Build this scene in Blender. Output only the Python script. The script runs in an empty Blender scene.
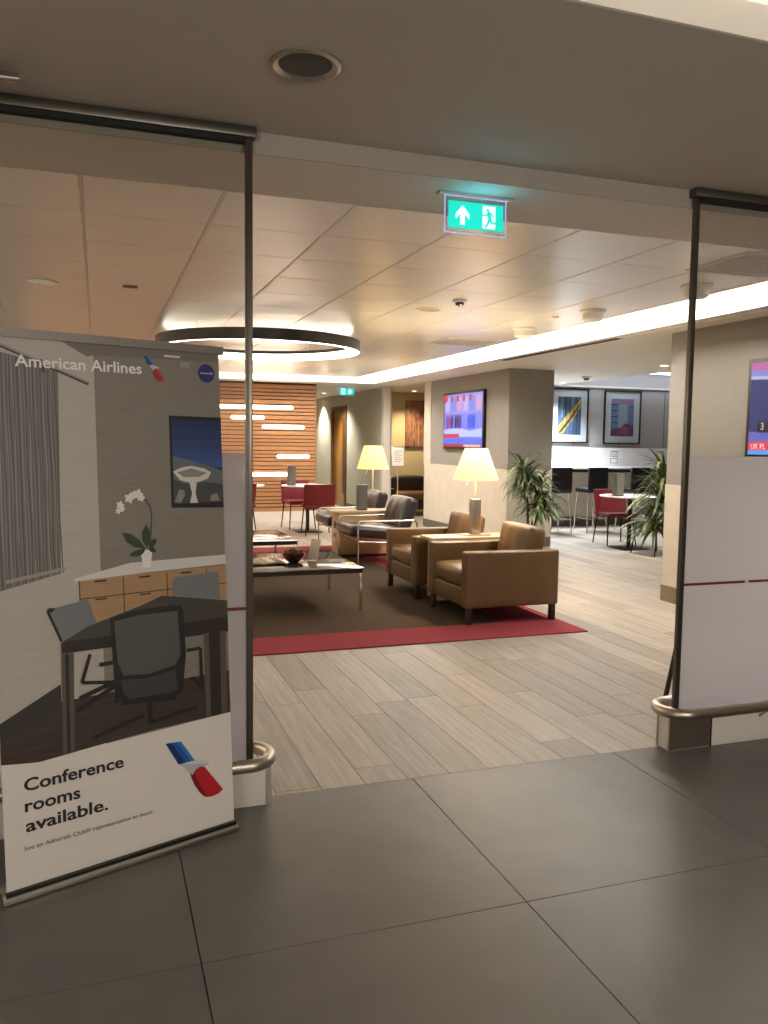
import bpy, bmesh, math, random
from mathutils import Vector, Matrix
random.seed(7)
C = bpy.context.scene.collection
PI = math.pi

# ------------------------------------------------------------------ materials
def lin(c):
    return tuple(((v/255)/12.92 if v/255 <= .04045 else (((v/255)+.055)/1.055)**2.4) for v in c)
def nodes(name):
    m = bpy.data.materials.new(name); m.use_nodes = True
    nt = m.node_tree; b = nt.nodes['Principled BSDF']
    return m, nt, b
def mat(name, rgb, rough=.6, metal=0, var=0, scale=8, stretch=(1,1,1), bump=0, bscale=60, coat=0, spec=.5, bstretch=(1,1,1)):
    m, nt, b = nodes(name); c = lin(rgb) + (1,)
    b.inputs['Base Color'].default_value = c
    b.inputs['Roughness'].default_value = rough
    b.inputs['Metallic'].default_value = metal
    b.inputs['Specular IOR Level'].default_value = spec
    if coat: b.inputs['Coat Weight'].default_value = coat; b.inputs['Coat Roughness'].default_value = .15
    tc = nt.nodes.new('ShaderNodeTexCoord')
    if var:
        mp = nt.nodes.new('ShaderNodeMapping'); mp.inputs['Scale'].default_value = stretch
        nt.links.new(tc.outputs['Object'], mp.inputs[0])
        n = nt.nodes.new('ShaderNodeTexNoise'); n.inputs['Scale'].default_value = scale; n.inputs['Detail'].default_value = 5
        nt.links.new(mp.outputs[0], n.inputs['Vector'])
        r = nt.nodes.new('ShaderNodeValToRGB')
        r.color_ramp.elements[0].position = .3; r.color_ramp.elements[1].position = .7
        r.color_ramp.elements[0].color = tuple(v*(1-var) for v in c[:3]) + (1,)
        r.color_ramp.elements[1].color = tuple(min(1, v*(1+var)) for v in c[:3]) + (1,)
        nt.links.new(n.outputs['Fac'], r.inputs[0]); nt.links.new(r.outputs[0], b.inputs['Base Color'])
    if bump:
        mp = nt.nodes.new('ShaderNodeMapping'); mp.inputs['Scale'].default_value = bstretch
        nt.links.new(tc.outputs['Object'], mp.inputs[0])
        n = nt.nodes.new('ShaderNodeTexNoise'); n.inputs['Scale'].default_value = bscale; n.inputs['Detail'].default_value = 4
        nt.links.new(mp.outputs[0], n.inputs['Vector'])
        bp = nt.nodes.new('ShaderNodeBump'); bp.inputs['Strength'].default_value = bump; bp.inputs['Distance'].default_value = .01
        nt.links.new(n.outputs['Fac'], bp.inputs['Height']); nt.links.new(bp.outputs[0], b.inputs['Normal'])
    return m
def emit(name, rgb, s):
    m, nt, b = nodes(name)
    b.inputs['Base Color'].default_value = (0,0,0,1)
    b.inputs['Emission Color'].default_value = lin(rgb) + (1,)
    b.inputs['Emission Strength'].default_value = s
    b.inputs['Roughness'].default_value = .5
    return m
def clear_glass(name, tint, base=.0):
    m, nt, b = nodes(name); nt.nodes.remove(b)
    t = nt.nodes.new('ShaderNodeBsdfTransparent'); t.inputs[0].default_value = tint + (1,)
    g = nt.nodes.new('ShaderNodeBsdfGlossy'); g.inputs['Roughness'].default_value = .0
    lw = nt.nodes.new('ShaderNodeLayerWeight'); lw.inputs[0].default_value = .5
    pw = nt.nodes.new('ShaderNodeMath'); pw.operation = 'POWER'; pw.inputs[1].default_value = 5; nt.links.new(lw.outputs['Facing'], pw.inputs[0])
    f = nt.nodes.new('ShaderNodeMath'); f.operation = 'MULTIPLY_ADD'; f.inputs[1].default_value = .9; f.inputs[2].default_value = .035; nt.links.new(pw.outputs[0], f.inputs[0])
    mx = nt.nodes.new('ShaderNodeMixShader')
    nt.links.new(f.outputs[0], mx.inputs[0]); nt.links.new(t.outputs[0], mx.inputs[1]); nt.links.new(g.outputs[0], mx.inputs[2])
    nt.links.new(mx.outputs[0], nt.nodes['Material Output'].inputs[0])
    return m
def frosted(name, rgb, k):
    m, nt, b = nodes(name); nt.nodes.remove(b)
    d = nt.nodes.new('ShaderNodeBsdfDiffuse'); d.inputs[0].default_value = lin(rgb) + (1,)
    t = nt.nodes.new('ShaderNodeBsdfTranslucent'); t.inputs[0].default_value = lin(rgb) + (1,)
    r = nt.nodes.new('ShaderNodeBsdfRefraction'); r.inputs['IOR'].default_value = 1.02; r.inputs['Roughness'].default_value = .6
    r.inputs[0].default_value = (.95,.95,.95,1)
    a = nt.nodes.new('ShaderNodeMixShader'); a.inputs[0].default_value = .8
    c = nt.nodes.new('ShaderNodeMixShader'); c.inputs[0].default_value = k
    nt.links.new(d.outputs[0], a.inputs[1]); nt.links.new(t.outputs[0], a.inputs[2])
    nt.links.new(a.outputs[0], c.inputs[1]); nt.links.new(r.outputs[0], c.inputs[2])
    nt.links.new(c.outputs[0], nt.nodes['Material Output'].inputs[0])
    return m
def plank_mat():
    m, nt, b = nodes('plank'); N = nt.nodes.new; L = nt.links.new
    geo = N('ShaderNodeNewGeometry'); tc = N('ShaderNodeTexCoord')
    mp = N('ShaderNodeMapping'); mp.inputs['Scale'].default_value = (34, 1.6, 1)
    L(tc.outputs['Object'], mp.inputs[0])
    off = N('ShaderNodeVectorMath'); off.operation = 'ADD'; L(mp.outputs[0], off.inputs[0])
    cx = N('ShaderNodeCombineXYZ'); mul = N('ShaderNodeMath'); mul.operation = 'MULTIPLY'; mul.inputs[1].default_value = 77
    L(geo.outputs['Random Per Island'], mul.inputs[0]); L(mul.outputs[0], cx.inputs[2]); L(cx.outputs[0], off.inputs[1])
    n = N('ShaderNodeTexNoise'); n.inputs['Scale'].default_value = 1.3; n.inputs['Detail'].default_value = 8; n.inputs['Roughness'].default_value = .65
    L(off.outputs[0], n.inputs['Vector'])
    r = N('ShaderNodeValToRGB'); r.color_ramp.elements[0].position = .3; r.color_ramp.elements[1].position = .72
    r.color_ramp.elements[0].color = lin((150,141,130)) + (1,); r.color_ramp.elements[1].color = lin((186,176,162)) + (1,)
    L(n.outputs['Fac'], r.inputs[0])
    hs = N('ShaderNodeHueSaturation'); L(r.outputs[0], hs.inputs['Color'])
    mr = N('ShaderNodeMapRange'); mr.inputs['To Min'].default_value = .78; mr.inputs['To Max'].default_value = 1.12
    L(geo.outputs['Random Per Island'], mr.inputs['Value']); L(mr.outputs[0], hs.inputs['Value'])
    L(hs.outputs[0], b.inputs['Base Color']); b.inputs['Roughness'].default_value = .42
    b.inputs['Specular IOR Level'].default_value = .45
    bp = N('ShaderNodeBump'); bp.inputs['Strength'].default_value = .12; bp.inputs['Distance'].default_value = .004
    L(n.outputs['Fac'], bp.inputs['Height']); L(bp.outputs[0], b.inputs['Normal'])
    return m
def carpet_mat(name, a, c2):
    m, nt, b = nodes(name); N = nt.nodes.new; L = nt.links.new
    tc = N('ShaderNodeTexCoord'); n = N('ShaderNodeTexNoise'); n.inputs['Scale'].default_value = 90; n.inputs['Detail'].default_value = 6; n.inputs['Roughness'].default_value = .8
    L(tc.outputs['Object'], n.inputs['Vector'])
    r = N('ShaderNodeValToRGB'); r.color_ramp.elements[0].position = .35; r.color_ramp.elements[1].position = .65
    r.color_ramp.elements[0].color = lin(a) + (1,); r.color_ramp.elements[1].color = lin(c2) + (1,)
    L(n.outputs['Fac'], r.inputs[0]); L(r.outputs[0], b.inputs['Base Color']); b.inputs['Roughness'].default_value = .95
    b.inputs['Specular IOR Level'].default_value = .1
    bp = N('ShaderNodeBump'); bp.inputs['Strength'].default_value = .5; bp.inputs['Distance'].default_value = .006
    L(n.outputs['Fac'], bp.inputs['Height']); L(bp.outputs[0], b.inputs['Normal'])
    return m

M = {}
M['lobby_tile'] = mat('lobby_tile', (105,101,96), .34, var=.09, scale=5, bump=.06, bscale=160, spec=.4)
M['grout'] = mat('grout', (48,44,40), .9)
M['plank'] = plank_mat()
M['carpet'] = carpet_mat('carpet', (60,49,40), (98,82,68))
M['carpet_red'] = carpet_mat('carpet_red', (132,50,58), (164,78,84))
M['lobby_ceiling'] = mat('lobby_ceiling', (192,184,174), .8, bump=.04, bscale=30)
M['soffit'] = mat('soffit', (218,210,200), .7)
M['raft'] = mat('raft', (238,235,232), .30, metal=.35, spec=.6)
M['t_bar'] = mat('t_bar', (240,232,218), .5)
M['cream_paint'] = mat('cream_paint', (228,222,212), .6)
M['fabric_panel'] = mat('fabric_panel', (143,138,131), .9, var=.10, scale=9, stretch=(1,1,40), bump=.15, bscale=60, bstretch=(1,1,8))
M['stone_panel'] = mat('stone_panel', (204,195,180), .6, var=.05, scale=6, bump=.05, bscale=40, bstretch=(1,1,4))
M['skirting'] = mat('skirting', (98,90,82), .5)
M['bar_wall'] = mat('bar_wall', (166,163,160), .8, var=.05, scale=5, stretch=(1,1,20))
M['green_wall'] = mat('green_wall', (192,188,172), .7, var=.04, scale=3)
M['warm_wall'] = mat('warm_wall', (204,186,150), .75, var=.05, scale=3)
M['white'] = mat('white', (236,234,232), .35)
M['white_paint'] = mat('white_paint', (226,220,212), .5)
M['wood'] = mat('wood', (172,124,84), .45, var=.16, scale=3, stretch=(2,2,30), coat=.15)
M['wood_dark'] = mat('wood_dark', (70,38,22), .6)
M['door_wood'] = mat('door_wood', (176,122,44), .4, var=.14, scale=3, stretch=(30,30,2), coat=.3)
M['door_dark'] = mat('door_dark', (96,62,28), .5)
M['light_wood'] = mat('light_wood', (206,168,118), .45, var=.10, scale=3, stretch=(2,2,18), coat=.2)
M['table_wood'] = mat('table_wood', (206,184,150), .4, var=.06, scale=4, stretch=(2,20,2), coat=.2)
M['bronze'] = mat('bronze', (104,98,90), .32, metal=.85)
M['steel'] = mat('steel', (190,180,166), .36, metal=1, bump=.03, bscale=90, bstretch=(1,12,1))
M['chrome'] = mat('chrome', (214,208,200), .12, metal=1)
M['brushed'] = mat('brushed', (188,180,170), .35, metal=1)
M['black'] = mat('black', (16,15,15), .4)
M['black_metal'] = mat('black_metal', (22,20,20), .35, metal=.5)
M['dark_metal'] = mat('dark_metal', (58,50,44), .4, metal=.6)
M['gasket'] = mat('gasket', (10,9,8), .7)
M['glass'] = clear_glass('glass', (.90,.90,.88))
M['acrylic'] = clear_glass('acrylic', (.93,.95,.95))
M['frost'] = frosted('frost', (244,244,252), .28)
M['red_line'] = mat('red_line', (120,30,46), .5)
M['tan_leather'] = mat('tan_leather', (106,80,48), .36, var=.08, scale=7, bump=.12, bscale=120, spec=.5)
M['brown_leather'] = mat('brown_leather', (46,35,35), .28, var=.08, scale=7, bump=.12, bscale=110, spec=.6)
M['leg_dark'] = mat('leg_dark', (64,46,34), .35, metal=.4)
M['red_fabric'] = mat('red_fabric', (108,14,26), .7, var=.06, scale=30, bump=.05, bscale=200)
M['grey_fabric'] = mat('grey_fabric', (104,102,92), .8, var=.06, scale=30)
M['black_leather'] = mat('black_leather', (20,20,24), .45, bump=.06, bscale=100)
M['charcoal'] = mat('charcoal', (92,90,84), .5)
M['table_glass'] = mat('table_glass', (44,47,50), .09, spec=.9, coat=.6)
M['leaf'] = mat('leaf', (74,92,56), .4, var=.3, scale=14, spec=.4)
M['leaf_pale'] = mat('leaf_pale', (150,158,112), .45, var=.15, scale=14)
M['stem'] = mat('stem', (96,78,52), .8, var=.2, scale=20)
M['soil'] = mat('soil', (44,32,24), .95, var=.3, scale=40)
M['copper'] = mat('copper', (92,44,26), .28, metal=.7)
M['paper'] = mat('paper', (212,196,168), .8, var=.10, scale=26, stretch=(1,4,1))
M['ink'] = mat('ink', (112,100,88), .8)
M['mat_board'] = mat('mat_board', (228,230,236), .7)

# ------------------------------------------------------------------ geometry builder
class B:
    def __init__(s): s.bm = bmesh.new(); s.mats = []
    def mi(s, m):
        if isinstance(m, str): m = M[m]
        if m not in s.mats: s.mats.append(m)
        return s.mats.index(m)
    def face(s, pts, m, smooth=False):
        vs = [s.bm.verts.new(p) for p in pts]
        f = s.bm.faces.new(vs); f.material_index = s.mi(m); f.smooth = smooth; return f
    def box(s, x0, x1, y0, y1, z0, z1, m, bev=0, seg=2, xf=None):
        i = s.mi(m)
        x0,x1=min(x0,x1),max(x0,x1); y0,y1=min(y0,y1),max(y0,y1); z0,z1=min(z0,z1),max(z0,z1)
        r = bmesh.ops.create_cube(s.bm, size=1)
        vs = r['verts']
        for v in vs: v.co = Vector(((x0+x1)/2+v.co.x*(x1-x0), (y0+y1)/2+v.co.y*(y1-y0), (z0+z1)/2+v.co.z*(z1-z0)))
        fs = set(f for v in vs for f in v.link_faces)
        if bev:
            es = set(e for v in vs for e in v.link_edges)
            q = bmesh.ops.bevel(s.bm, geom=list(es)+list(vs), offset=bev, segments=seg, profile=.5, affect='EDGES')
            fs = set(f for f in fs if f.is_valid) | set(q['faces'])
            vs = list(set(v for f in fs for v in f.verts))
        for f in fs:
            f.material_index = i; f.smooth = bool(bev)
        if xf:
            for v in vs: v.co = xf @ v.co
        return vs
    def rbox(s, c, d, r, m, bulge=(0,0,0), n=7, warp=None, xf=None):
        """soft cushion: rounded box with bulging faces"""
        i = s.mi(m); h = [v/2 for v in d]
        def samples(hh):
            a = [hh - r + r*(math.sin(t*PI/6)) for t in range(4)]
            inner = [-(hh-r) + 2*(hh-r)*k/n for k in range(n+1)]
            return sorted(set([-round(v,6) for v in a[1:]] + [round(v,6) for v in inner] + [round(v,6) for v in a[1:]]))
        S = [samples(v) for v in h]; cache = {}
        def vert(p):
            k = tuple(round(v,5) for v in p)
            if k in cache: return cache[k]
            q = [max(-(h[j]-r), min(h[j]-r, p[j])) for j in range(3)]
            dd = Vector([p[j]-q[j] for j in range(3)])
            if dd.length > 1e-9: dd.normalize()
            P = [q[j]+r*dd[j] for j in range(3)]
            u = [max(-1, min(1, P[j]/h[j])) for j in range(3)]
            for j in range(3):
                a, b = [t for t in range(3) if t != j]
                P[j] += bulge[j]*u[j]*(1-u[a]**2)*(1-u[b]**2)
            P = Vector(P)
            if warp: P = warp(P)
            P = P + Vector(c)
            if xf: P = xf @ P
            v = s.bm.verts.new(P); cache[k] = v; return v
        for j in range(3):
            a, b = [(1,2),(2,0),(0,1)][j]
            for sg in (-1,1):
                for ia in range(len(S[a])-1):
                    for ib in range(len(S[b])-1):
                        q = []
                        for (ka,kb) in ((0,0),(1,0),(1,1),(0,1)):
                            p = [0,0,0]; p[j] = sg*h[j]; p[a] = S[a][ia+ka]; p[b] = S[b][ib+kb]; q.append(vert(p))
                        if sg < 0: q.reverse()
                        if len(set(q)) < 3: continue
                        try:
                            f = s.bm.faces.new(q); f.material_index = i; f.smooth = True
                        except ValueError: pass
    def tube(s, pts, r, m, seg=10, closed=False, r2=None):
        i = s.mi(m); P = [Vector(p) for p in pts]; n = len(P); rings = []
        up = None
        for k in range(n):
            if closed: t = (P[(k+1)%n]-P[k-1])
            else: t = P[min(k+1,n-1)]-P[max(k-1,0)]
            t.normalize()
            if up is None:
                up = Vector((0,0,1)) if abs(t.z) < .9 else Vector((1,0,0))
            up = (up - t*up.dot(t)); up.normalize(); sd = t.cross(up)
            rr = r if r2 is None else r+(r2-r)*k/(n-1)
            rings.append([s.bm.verts.new(P[k]+rr*(math.cos(2*PI*a/seg)*up+math.sin(2*PI*a/seg)*sd)) for a in range(seg)])
        for k in range(n if closed else n-1):
            A, Bq = rings[k], rings[(k+1)%n]
            for a in range(seg):
                f = s.bm.faces.new((A[a],A[(a+1)%seg],Bq[(a+1)%seg],Bq[a])); f.smooth = True; f.material_index = i
        if not closed:
            for R_ in (list(reversed(rings[0])), rings[-1]):
                f = s.bm.faces.new(R_); f.material_index = i
    def lathe(s, prof, m, seg=32, c=(0,0,0), sx=1, sy=1, closed=False):
        i = s.mi(m); rings = []
        for (r, z) in prof:
            rings.append([s.bm.verts.new((c[0]+sx*r*math.cos(2*PI*a/seg), c[1]+sy*r*math.sin(2*PI*a/seg), c[2]+z)) for a in range(seg)])
        m_ = len(rings)
        for k in range(m_ if closed else m_-1):
            for a in range(seg):
                f = s.bm.faces.new((rings[k][a],rings[k][(a+1)%seg],rings[(k+1)%m_][(a+1)%seg],rings[(k+1)%m_][a])); f.smooth = True; f.material_index = i
        if not closed:
            for R_ in (rings[0], rings[-1]):
                if (R_[0].co-R_[seg//2].co).length > 1e-4:
                    f = s.bm.faces.new(R_); f.material_index = i
    def prism(s, poly, fn, d0, d1, m):
        """polygon (a,b) mapped by fn(a,b,depth), extruded between depths"""
        i = s.mi(m)
        A = [s.bm.verts.new(fn(a,b,d0)) for a,b in poly]; Bq = [s.bm.verts.new(fn(a,b,d1)) for a,b in poly]
        fs = [s.bm.faces.new(A), s.bm.faces.new(list(reversed(Bq)))]
        n = len(poly)
        for k in range(n): fs.append(s.bm.faces.new((A[k],Bq[k],Bq[(k+1)%n],A[(k+1)%n])))
        for f in fs: f.material_index = i
    def build(s, name, parent=None, label=None, fixn=True):
        if fixn: bmesh.ops.recalc_face_normals(s.bm, faces=s.bm.faces)
        me = bpy.data.meshes.new(name)
        s.bm.to_mesh(me); s.bm.free()
        for m in s.mats: me.materials.append(m)
        o = bpy.data.objects.new(name, me); C.objects.link(o)
        if parent: o.parent = parent
        if label: o['label'] = label
        try: me.set_sharp_from_angle(angle=math.radians(38))
        except Exception: pass
        return o
def tag(o, label, cat, group=None, kind=None):
    o['label'] = label; o['category'] = cat
    if group: o['group'] = group
    if kind: o['kind'] = kind
    return o
def thing(name, label, cat, loc=(0,0,0), rotz=0, group=None):
    o = bpy.data.objects.new(name, None); C.objects.link(o); o.empty_display_size = .1
    o.location = loc; o.rotation_euler = (0,0,rotz); return tag(o, label, cat, group)
def struct(b, name, label=None):
    o = b.build(name); o['kind'] = 'structure'
    if label: o['label'] = label
    return o
def copy_tree(o, loc, rotz=None, label=None, group=None):
    def rec(src, par):
        c = src.copy(); C.objects.link(c); c.parent = par
        for ch in src.children: rec(ch, c)
        return c
    r = rec(o, None); r.location = loc
    if rotz is not None: r.rotation_euler = (0,0,rotz)
    if label: r['label'] = label
    if group: r['group'] = group
    return r
def text_poly(b, body, size, fn, m, ax=0, bold=0, space=1.0, width=None, shear=0):
    """flat lettering in builder b; fn maps text plane (x,y)->3D point"""
    cu = bpy.data.curves.new('lettering', 'FONT'); cu.body = body; cu.size = size; cu.offset = bold; cu.space_character = space; cu.shear = shear
    cu.resolution_u = 3
    o = bpy.data.objects.new('lettering', cu); C.objects.link(o)
    bpy.context.view_layer.update()
    dg = bpy.context.evaluated_depsgraph_get()
    me = bpy.data.meshes.new_from_object(o.evaluated_get(dg))
    bpy.data.objects.remove(o); bpy.data.curves.remove(cu)
    xs = [v.co.x for v in me.vertices]
    k = 1 if not width else width/(max(xs)-min(xs)); x0 = min(xs)
    i = b.mi(m); vs = [b.bm.verts.new(fn((v.co.x-x0)*k, v.co.y)) for v in me.vertices]
    for p in me.polygons:
        try: f = b.bm.faces.new([vs[j] for j in p.vertices]); f.material_index = i
        except ValueError: pass
    bpy.data.meshes.remove(me)

# ------------------------------------------------------------------ camera
H = 1.45; F = 828.135; yaw, pit, rol = .333245, -.084634, .012349
fw = Vector((math.sin(yaw)*math.cos(pit), math.cos(yaw)*math.cos(pit), math.sin(pit)))
rt = fw.cross(Vector((0,0,1))).normalized(); up = rt.cross(fw)
rt2 = rt*math.cos(rol)+up*math.sin(rol); up2 = -rt*math.sin(rol)+up*math.cos(rol)
cam = bpy.data.cameras.new('camera'); co = bpy.data.objects.new('camera', cam); C.objects.link(co)
mw = Matrix((rt2, up2, -fw)).transposed().to_4x4(); mw.translation = (0,0,H); co.matrix_world = mw
cam.sensor_fit = 'VERTICAL'; cam.sensor_height = 24; cam.lens = F/1024*24; cam.clip_start = .05
bpy.context.scene.camera = co

# ------------------------------------------------------------------ floors
YT = 3.24
b = B(); b.box(-4, 10.6, -4, 20.6, -.08, -.012, 'grout')
for i in range(-5, 11):
    for j in range(-7, 1):
        x0 = .25+1.015*i; y1 = YT+1.015*j
        xa, xb = max(-4, x0+.002), min(10.6, x0+1.013)
        ya, yb = max(-4, y1-1.013), y1-.002
        if xb > xa and yb > ya: b.box(xa, xb, ya, yb, -.02, 0, 'lobby_tile')
struct(b, 'floor', 'large dark grey stone tiles in the entrance')
b = B(); W = .1915
for i in range(-20, 52):
    x0 = .866+W*(i-1); x1 = x0+W-.003
    if x0 < -3.5 or x1 > 10.5: continue
    y = YT-random.random()*1.2
    while y < 20.4:
        ya = max(YT, y); yb = min(20.4, y+1.197)
        if yb-ya > .01: b.box(x0, x1, ya, yb, -.014, .0005, 'plank')
        y += 1.2
struct(b, 'floor', 'pale greige plank flooring in the lounge')

# rug
rug = thing('rug', 'brown rug with broad red border lying under the lounge seating', 'rug', (0,0,0))
b = B(); b.box(-1.6, 3.10, 5.92, 10.55, .001, .010, 'carpet'); b.build('pile', rug)
b = B()
b.box(-2.05, 3.57, 5.45, 5.92, .001, .010, 'carpet_red'); b.box(-2.05, 3.57, 10.55, 11.0, .001, .010, 'carpet_red')
b.box(3.10, 3.57, 5.92, 10.55, .001, .010, 'carpet_red'); b.box(-2.05, -1.6, 5.92, 10.55, .001, .010, 'carpet_red')
b.build('border', rug, 'red border strip')

# ------------------------------------------------------------------ ceilings
ZL, ZS, ZR, ZM = 2.61, 2.53, 2.53, 2.47
CY0, CY1, CX0, CX1 = .3, 2.005, -1.2, 6.0     # coffer in the entrance ceiling
b = B()
b.box(-4, 10.6, CY1, 3.23, ZL, 2.9, 'lobby_ceiling'); b.box(-4, 10.6, -4, CY0, ZL, 2.9, 'lobby_ceiling')
b.box(-4, CX0, CY0, CY1, ZL, 2.9, 'lobby_ceiling'); b.box(CX1, 10.6, CY0, CY1, ZL, 2.9, 'lobby_ceiling')
b.box(CX0, CX1, CY0, CY1, 2.86, 2.9, 'cream_paint')
struct(b, 'ceiling', 'dark taupe plaster ceiling of the entrance')
b = B(); t = .012
b.box(CX0, CX1, CY1-t, CY1-.0005, ZL, 2.707, 'cream_paint'); b.box(CX0, CX1, CY0+.0005, CY0+t, ZL, 2.707, 'cream_paint')
b.box(CX0+.0005, CX0+t, CY0+t, CY1-t, ZL, 2.707, 'cream_paint'); b.box(CX1-t, CX1-.0005, CY0+t, CY1-t, ZL, 2.707, 'cream_paint')
struct(b, 'trim_1')
b = B(); b.box(-3.9, 10.5, 3.23, 3.735, ZS, 2.9, 'soffit'); struct(b, 'trim_2', 'pale soffit above the glass screens')
b = B(); b.box(-3.9, 10.5, 3.222, 3.23, ZS, ZL, mat('riser_paint', (166,158,147), .8)); struct(b, 'trim_4')
# ceiling tile raft
XR0, XR1, YR1 = -.05, 4.18, 13.55
b = B()
ks = range(-5, 8)
for k in ks:
    xa = XR0+.596*k; xb = xa+.596
    xa2, xb2 = xa+.007, min(xb-.007, XR1)
    if xa2 > XR1-.05 or xa < -3.6: continue
    for j in range(0, 17):
        ya = 3.737+.6*j; yb = min(ya+.6, YR1)
        if yb-ya < .05: continue
        b.box(xa2, xb2, ya+.0025, yb-.0025, ZR, ZR+.02, 'raft', bev=.002, seg=1)
for k in ks:
    xa = XR0+.596*k
    if -3.5 < xa < XR1-.05: b.box(xa-.0066, xa+.0066, 3.74, YR1, ZR-.002, ZR+.02, 't_bar')
struct(b, 'ceiling', 'satin metal ceiling tiles over the lounge')
b = B(); b.box(-3.03, XR1, 3.737, YR1, ZR+.005, ZR+.04, 't_bar'); struct(b, 'ceiling')
# margin ceiling
b = B()
XF, YF = 4.62, 14.0
b.box(XF, 7.55, 3.74, 20.4, ZM, 2.9, 'cream_paint'); b.box(-3.5, XF, YF, 20.4, ZM, 2.9, 'cream_paint')
b.box(7.55, 10.5, 3.74, 20.4, 2.74, 2.9, 'cream_paint')
b.box(XR1+.001, XF, 3.74, YF, 2.70, 2.9, 'cream_paint'); b.box(-3.5, XR1, YR1+.001, YF, 2.68, 2.9, 'cream_paint')
b.box(-3.5, XR1, 3.74, YR1, 2.68, 2.9, 'cream_paint')
struct(b, 'ceiling', 'plain cream plaster ceiling around the tiled raft')
COVE = emit('cove_glow', (255,246,234), 7.5)
b = B(); b.box(XR1+.03, XF-.02, 3.78, YF-.05, 2.655, 2.67, COVE)
tag(b.build('cove_light'), 'long glowing cove light strip running along the right edge of the tiled ceiling', 'ceiling light')
b = B(); b.box(-3.4, XR1-.02, YR1+.04, YF-.03, 2.655, 2.67, COVE)
tag(b.build('cove_light'), 'glowing cove light strip above the slatted timber wall', 'ceiling light')
b = B(); b.box(-3.44, -3.06, 3.78, YR1-.1, 2.655, 2.67, COVE); tag(b.build('cove_light'), 'unseen glowing fill strip added along the left edge of the tiled ceiling', 'ceiling light')  # strip added out of view to brighten the left of the lounge
LC = emit('coffer_glow', (255,240,218), 3.0)
b = B()
b.box(CX0+.05, CX1-.05, CY1-.02, CY1-.001, 2.735, 2.80, LC)
tag(b.build('cove_light'), 'bright light strip in the recess of the entrance ceiling, top right corner', 'ceiling light')

# ------------------------------------------------------------------ walls
ZP = 1.09
def panelled(b, x0, x1, y0, y1, top=ZM, up='fabric_panel', low='stone_panel', zp=ZP):
    b.box(x0, x1, y0, y1, 0, zp, low); b.box(x0+.004, x1-.004, y0+.004, y1-.004, zp, top, up)
b = B(); panelled(b, 5.33, 6.03, 10.23, 13.3)
b.box(5.318, 5.334, 13.02, 13.31, ZP-.02, ZM, 'stone_panel')
struct(b, 'wall_middle', 'square pier with taupe fabric above pale panelling')
b = B(); b.box(5.325, 6.035, 10.225, 13.305, 0, .14, 'skirting'); struct(b, 'baseboard_middle')
b = B(); panelled(b, 4.98, 5.6, 3.3, 6.41); struct(b, 'wall_right', 'taupe wall behind the right glass screen')
b = B(); b.box(4.976, 5.604, 3.3, 6.414, 0, .15, mat('skirting_wood', (132,116,98), .5)); struct(b, 'baseboard_right')
b = B(); b.box(6.03, 10.5, 12.79, 12.95, 0, 2.74, 'bar_wall')
for x in (7.0, 7.95, 8.9, 9.85): b.box(x-.004, x+.004, 12.785, 12.79, 1.4, 2.46, 'skirting')
struct(b, 'wall_bar', 'grey panelled wall behind the counter seating')
b = B(); b.box(6.03, 10.5, 12.77, 12.79, .17, 1.03, 'stone_panel'); struct(b, 'wall_bar')
b = B(); b.box(6.03, 10.5, 12.76, 12.79, 0, .17, 'skirting'); struct(b, 'baseboard_bar')
b = B(); b.box(6.05, 10.5, 12.76, 12.79, 2.45, 2.48, 'white_paint'); struct(b, 'trim_3')
# corridor and recess
b = B(); b.box(5.10, 5.24, 14.75, 17.25, 0, ZM, 'green_wall'); b.box(5.10, 5.24, 18.45, 20.4, 0, ZM, 'green_wall')
b.box(5.10, 5.24, 17.25, 18.45, 2.22, ZM, 'green_wall')
b.box(5.07, 5.20, 14.72, 14.86, 0, ZM, 'cream_paint')
struct(b, 'wall_corridor', 'pale wall with a timber door beyond the slatted wall')
b = B(); b.box(5.085, 5.10, 14.86, 17.25, 0, .12, 'skirting'); b.box(5.085, 5.10, 18.45, 20.3, 0, .12, 'skirting'); struct(b, 'baseboard_corridor')
b = B(); b.box(5.24, 9.5, 16.15, 16.3, 0, ZM, 'warm_wall'); struct(b, 'wall_recess', 'golden lit wall behind the sofa')
b = B(); b.box(-3.5, 5.10, 20.25, 20.4, 0, ZM, 'green_wall'); struct(b, 'wall_back')
b = B(); b.box(-3.6, -3.5, 3.25, 20.4, 0, 2.6, 'stone_panel'); struct(b, 'wall_left')
b = B(); b.box(10.5, 10.6, 3.3, 20.4, 0, 2.8, 'bar_wall'); struct(b, 'wall_far_right')
b = B(); b.box(-4.0, -3.9, -4, 3.3, 0, ZL, 'stone_panel'); struct(b, 'wall_entrance_left')
b = B(); b.box(10.5, 10.6, -4, 3.3, 0, ZL, 'stone_panel'); struct(b, 'wall_entrance_right')
b = B(); b.box(-4.0, 10.6, -4.1, -4, 0, ZL, 'stone_panel'); struct(b, 'wall_entrance_back')
b = B(); b.box(5.0, 10.5, 3.24, 3.3, 0, 2.53, 'stone_panel'); struct(b, 'wall_front')
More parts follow.
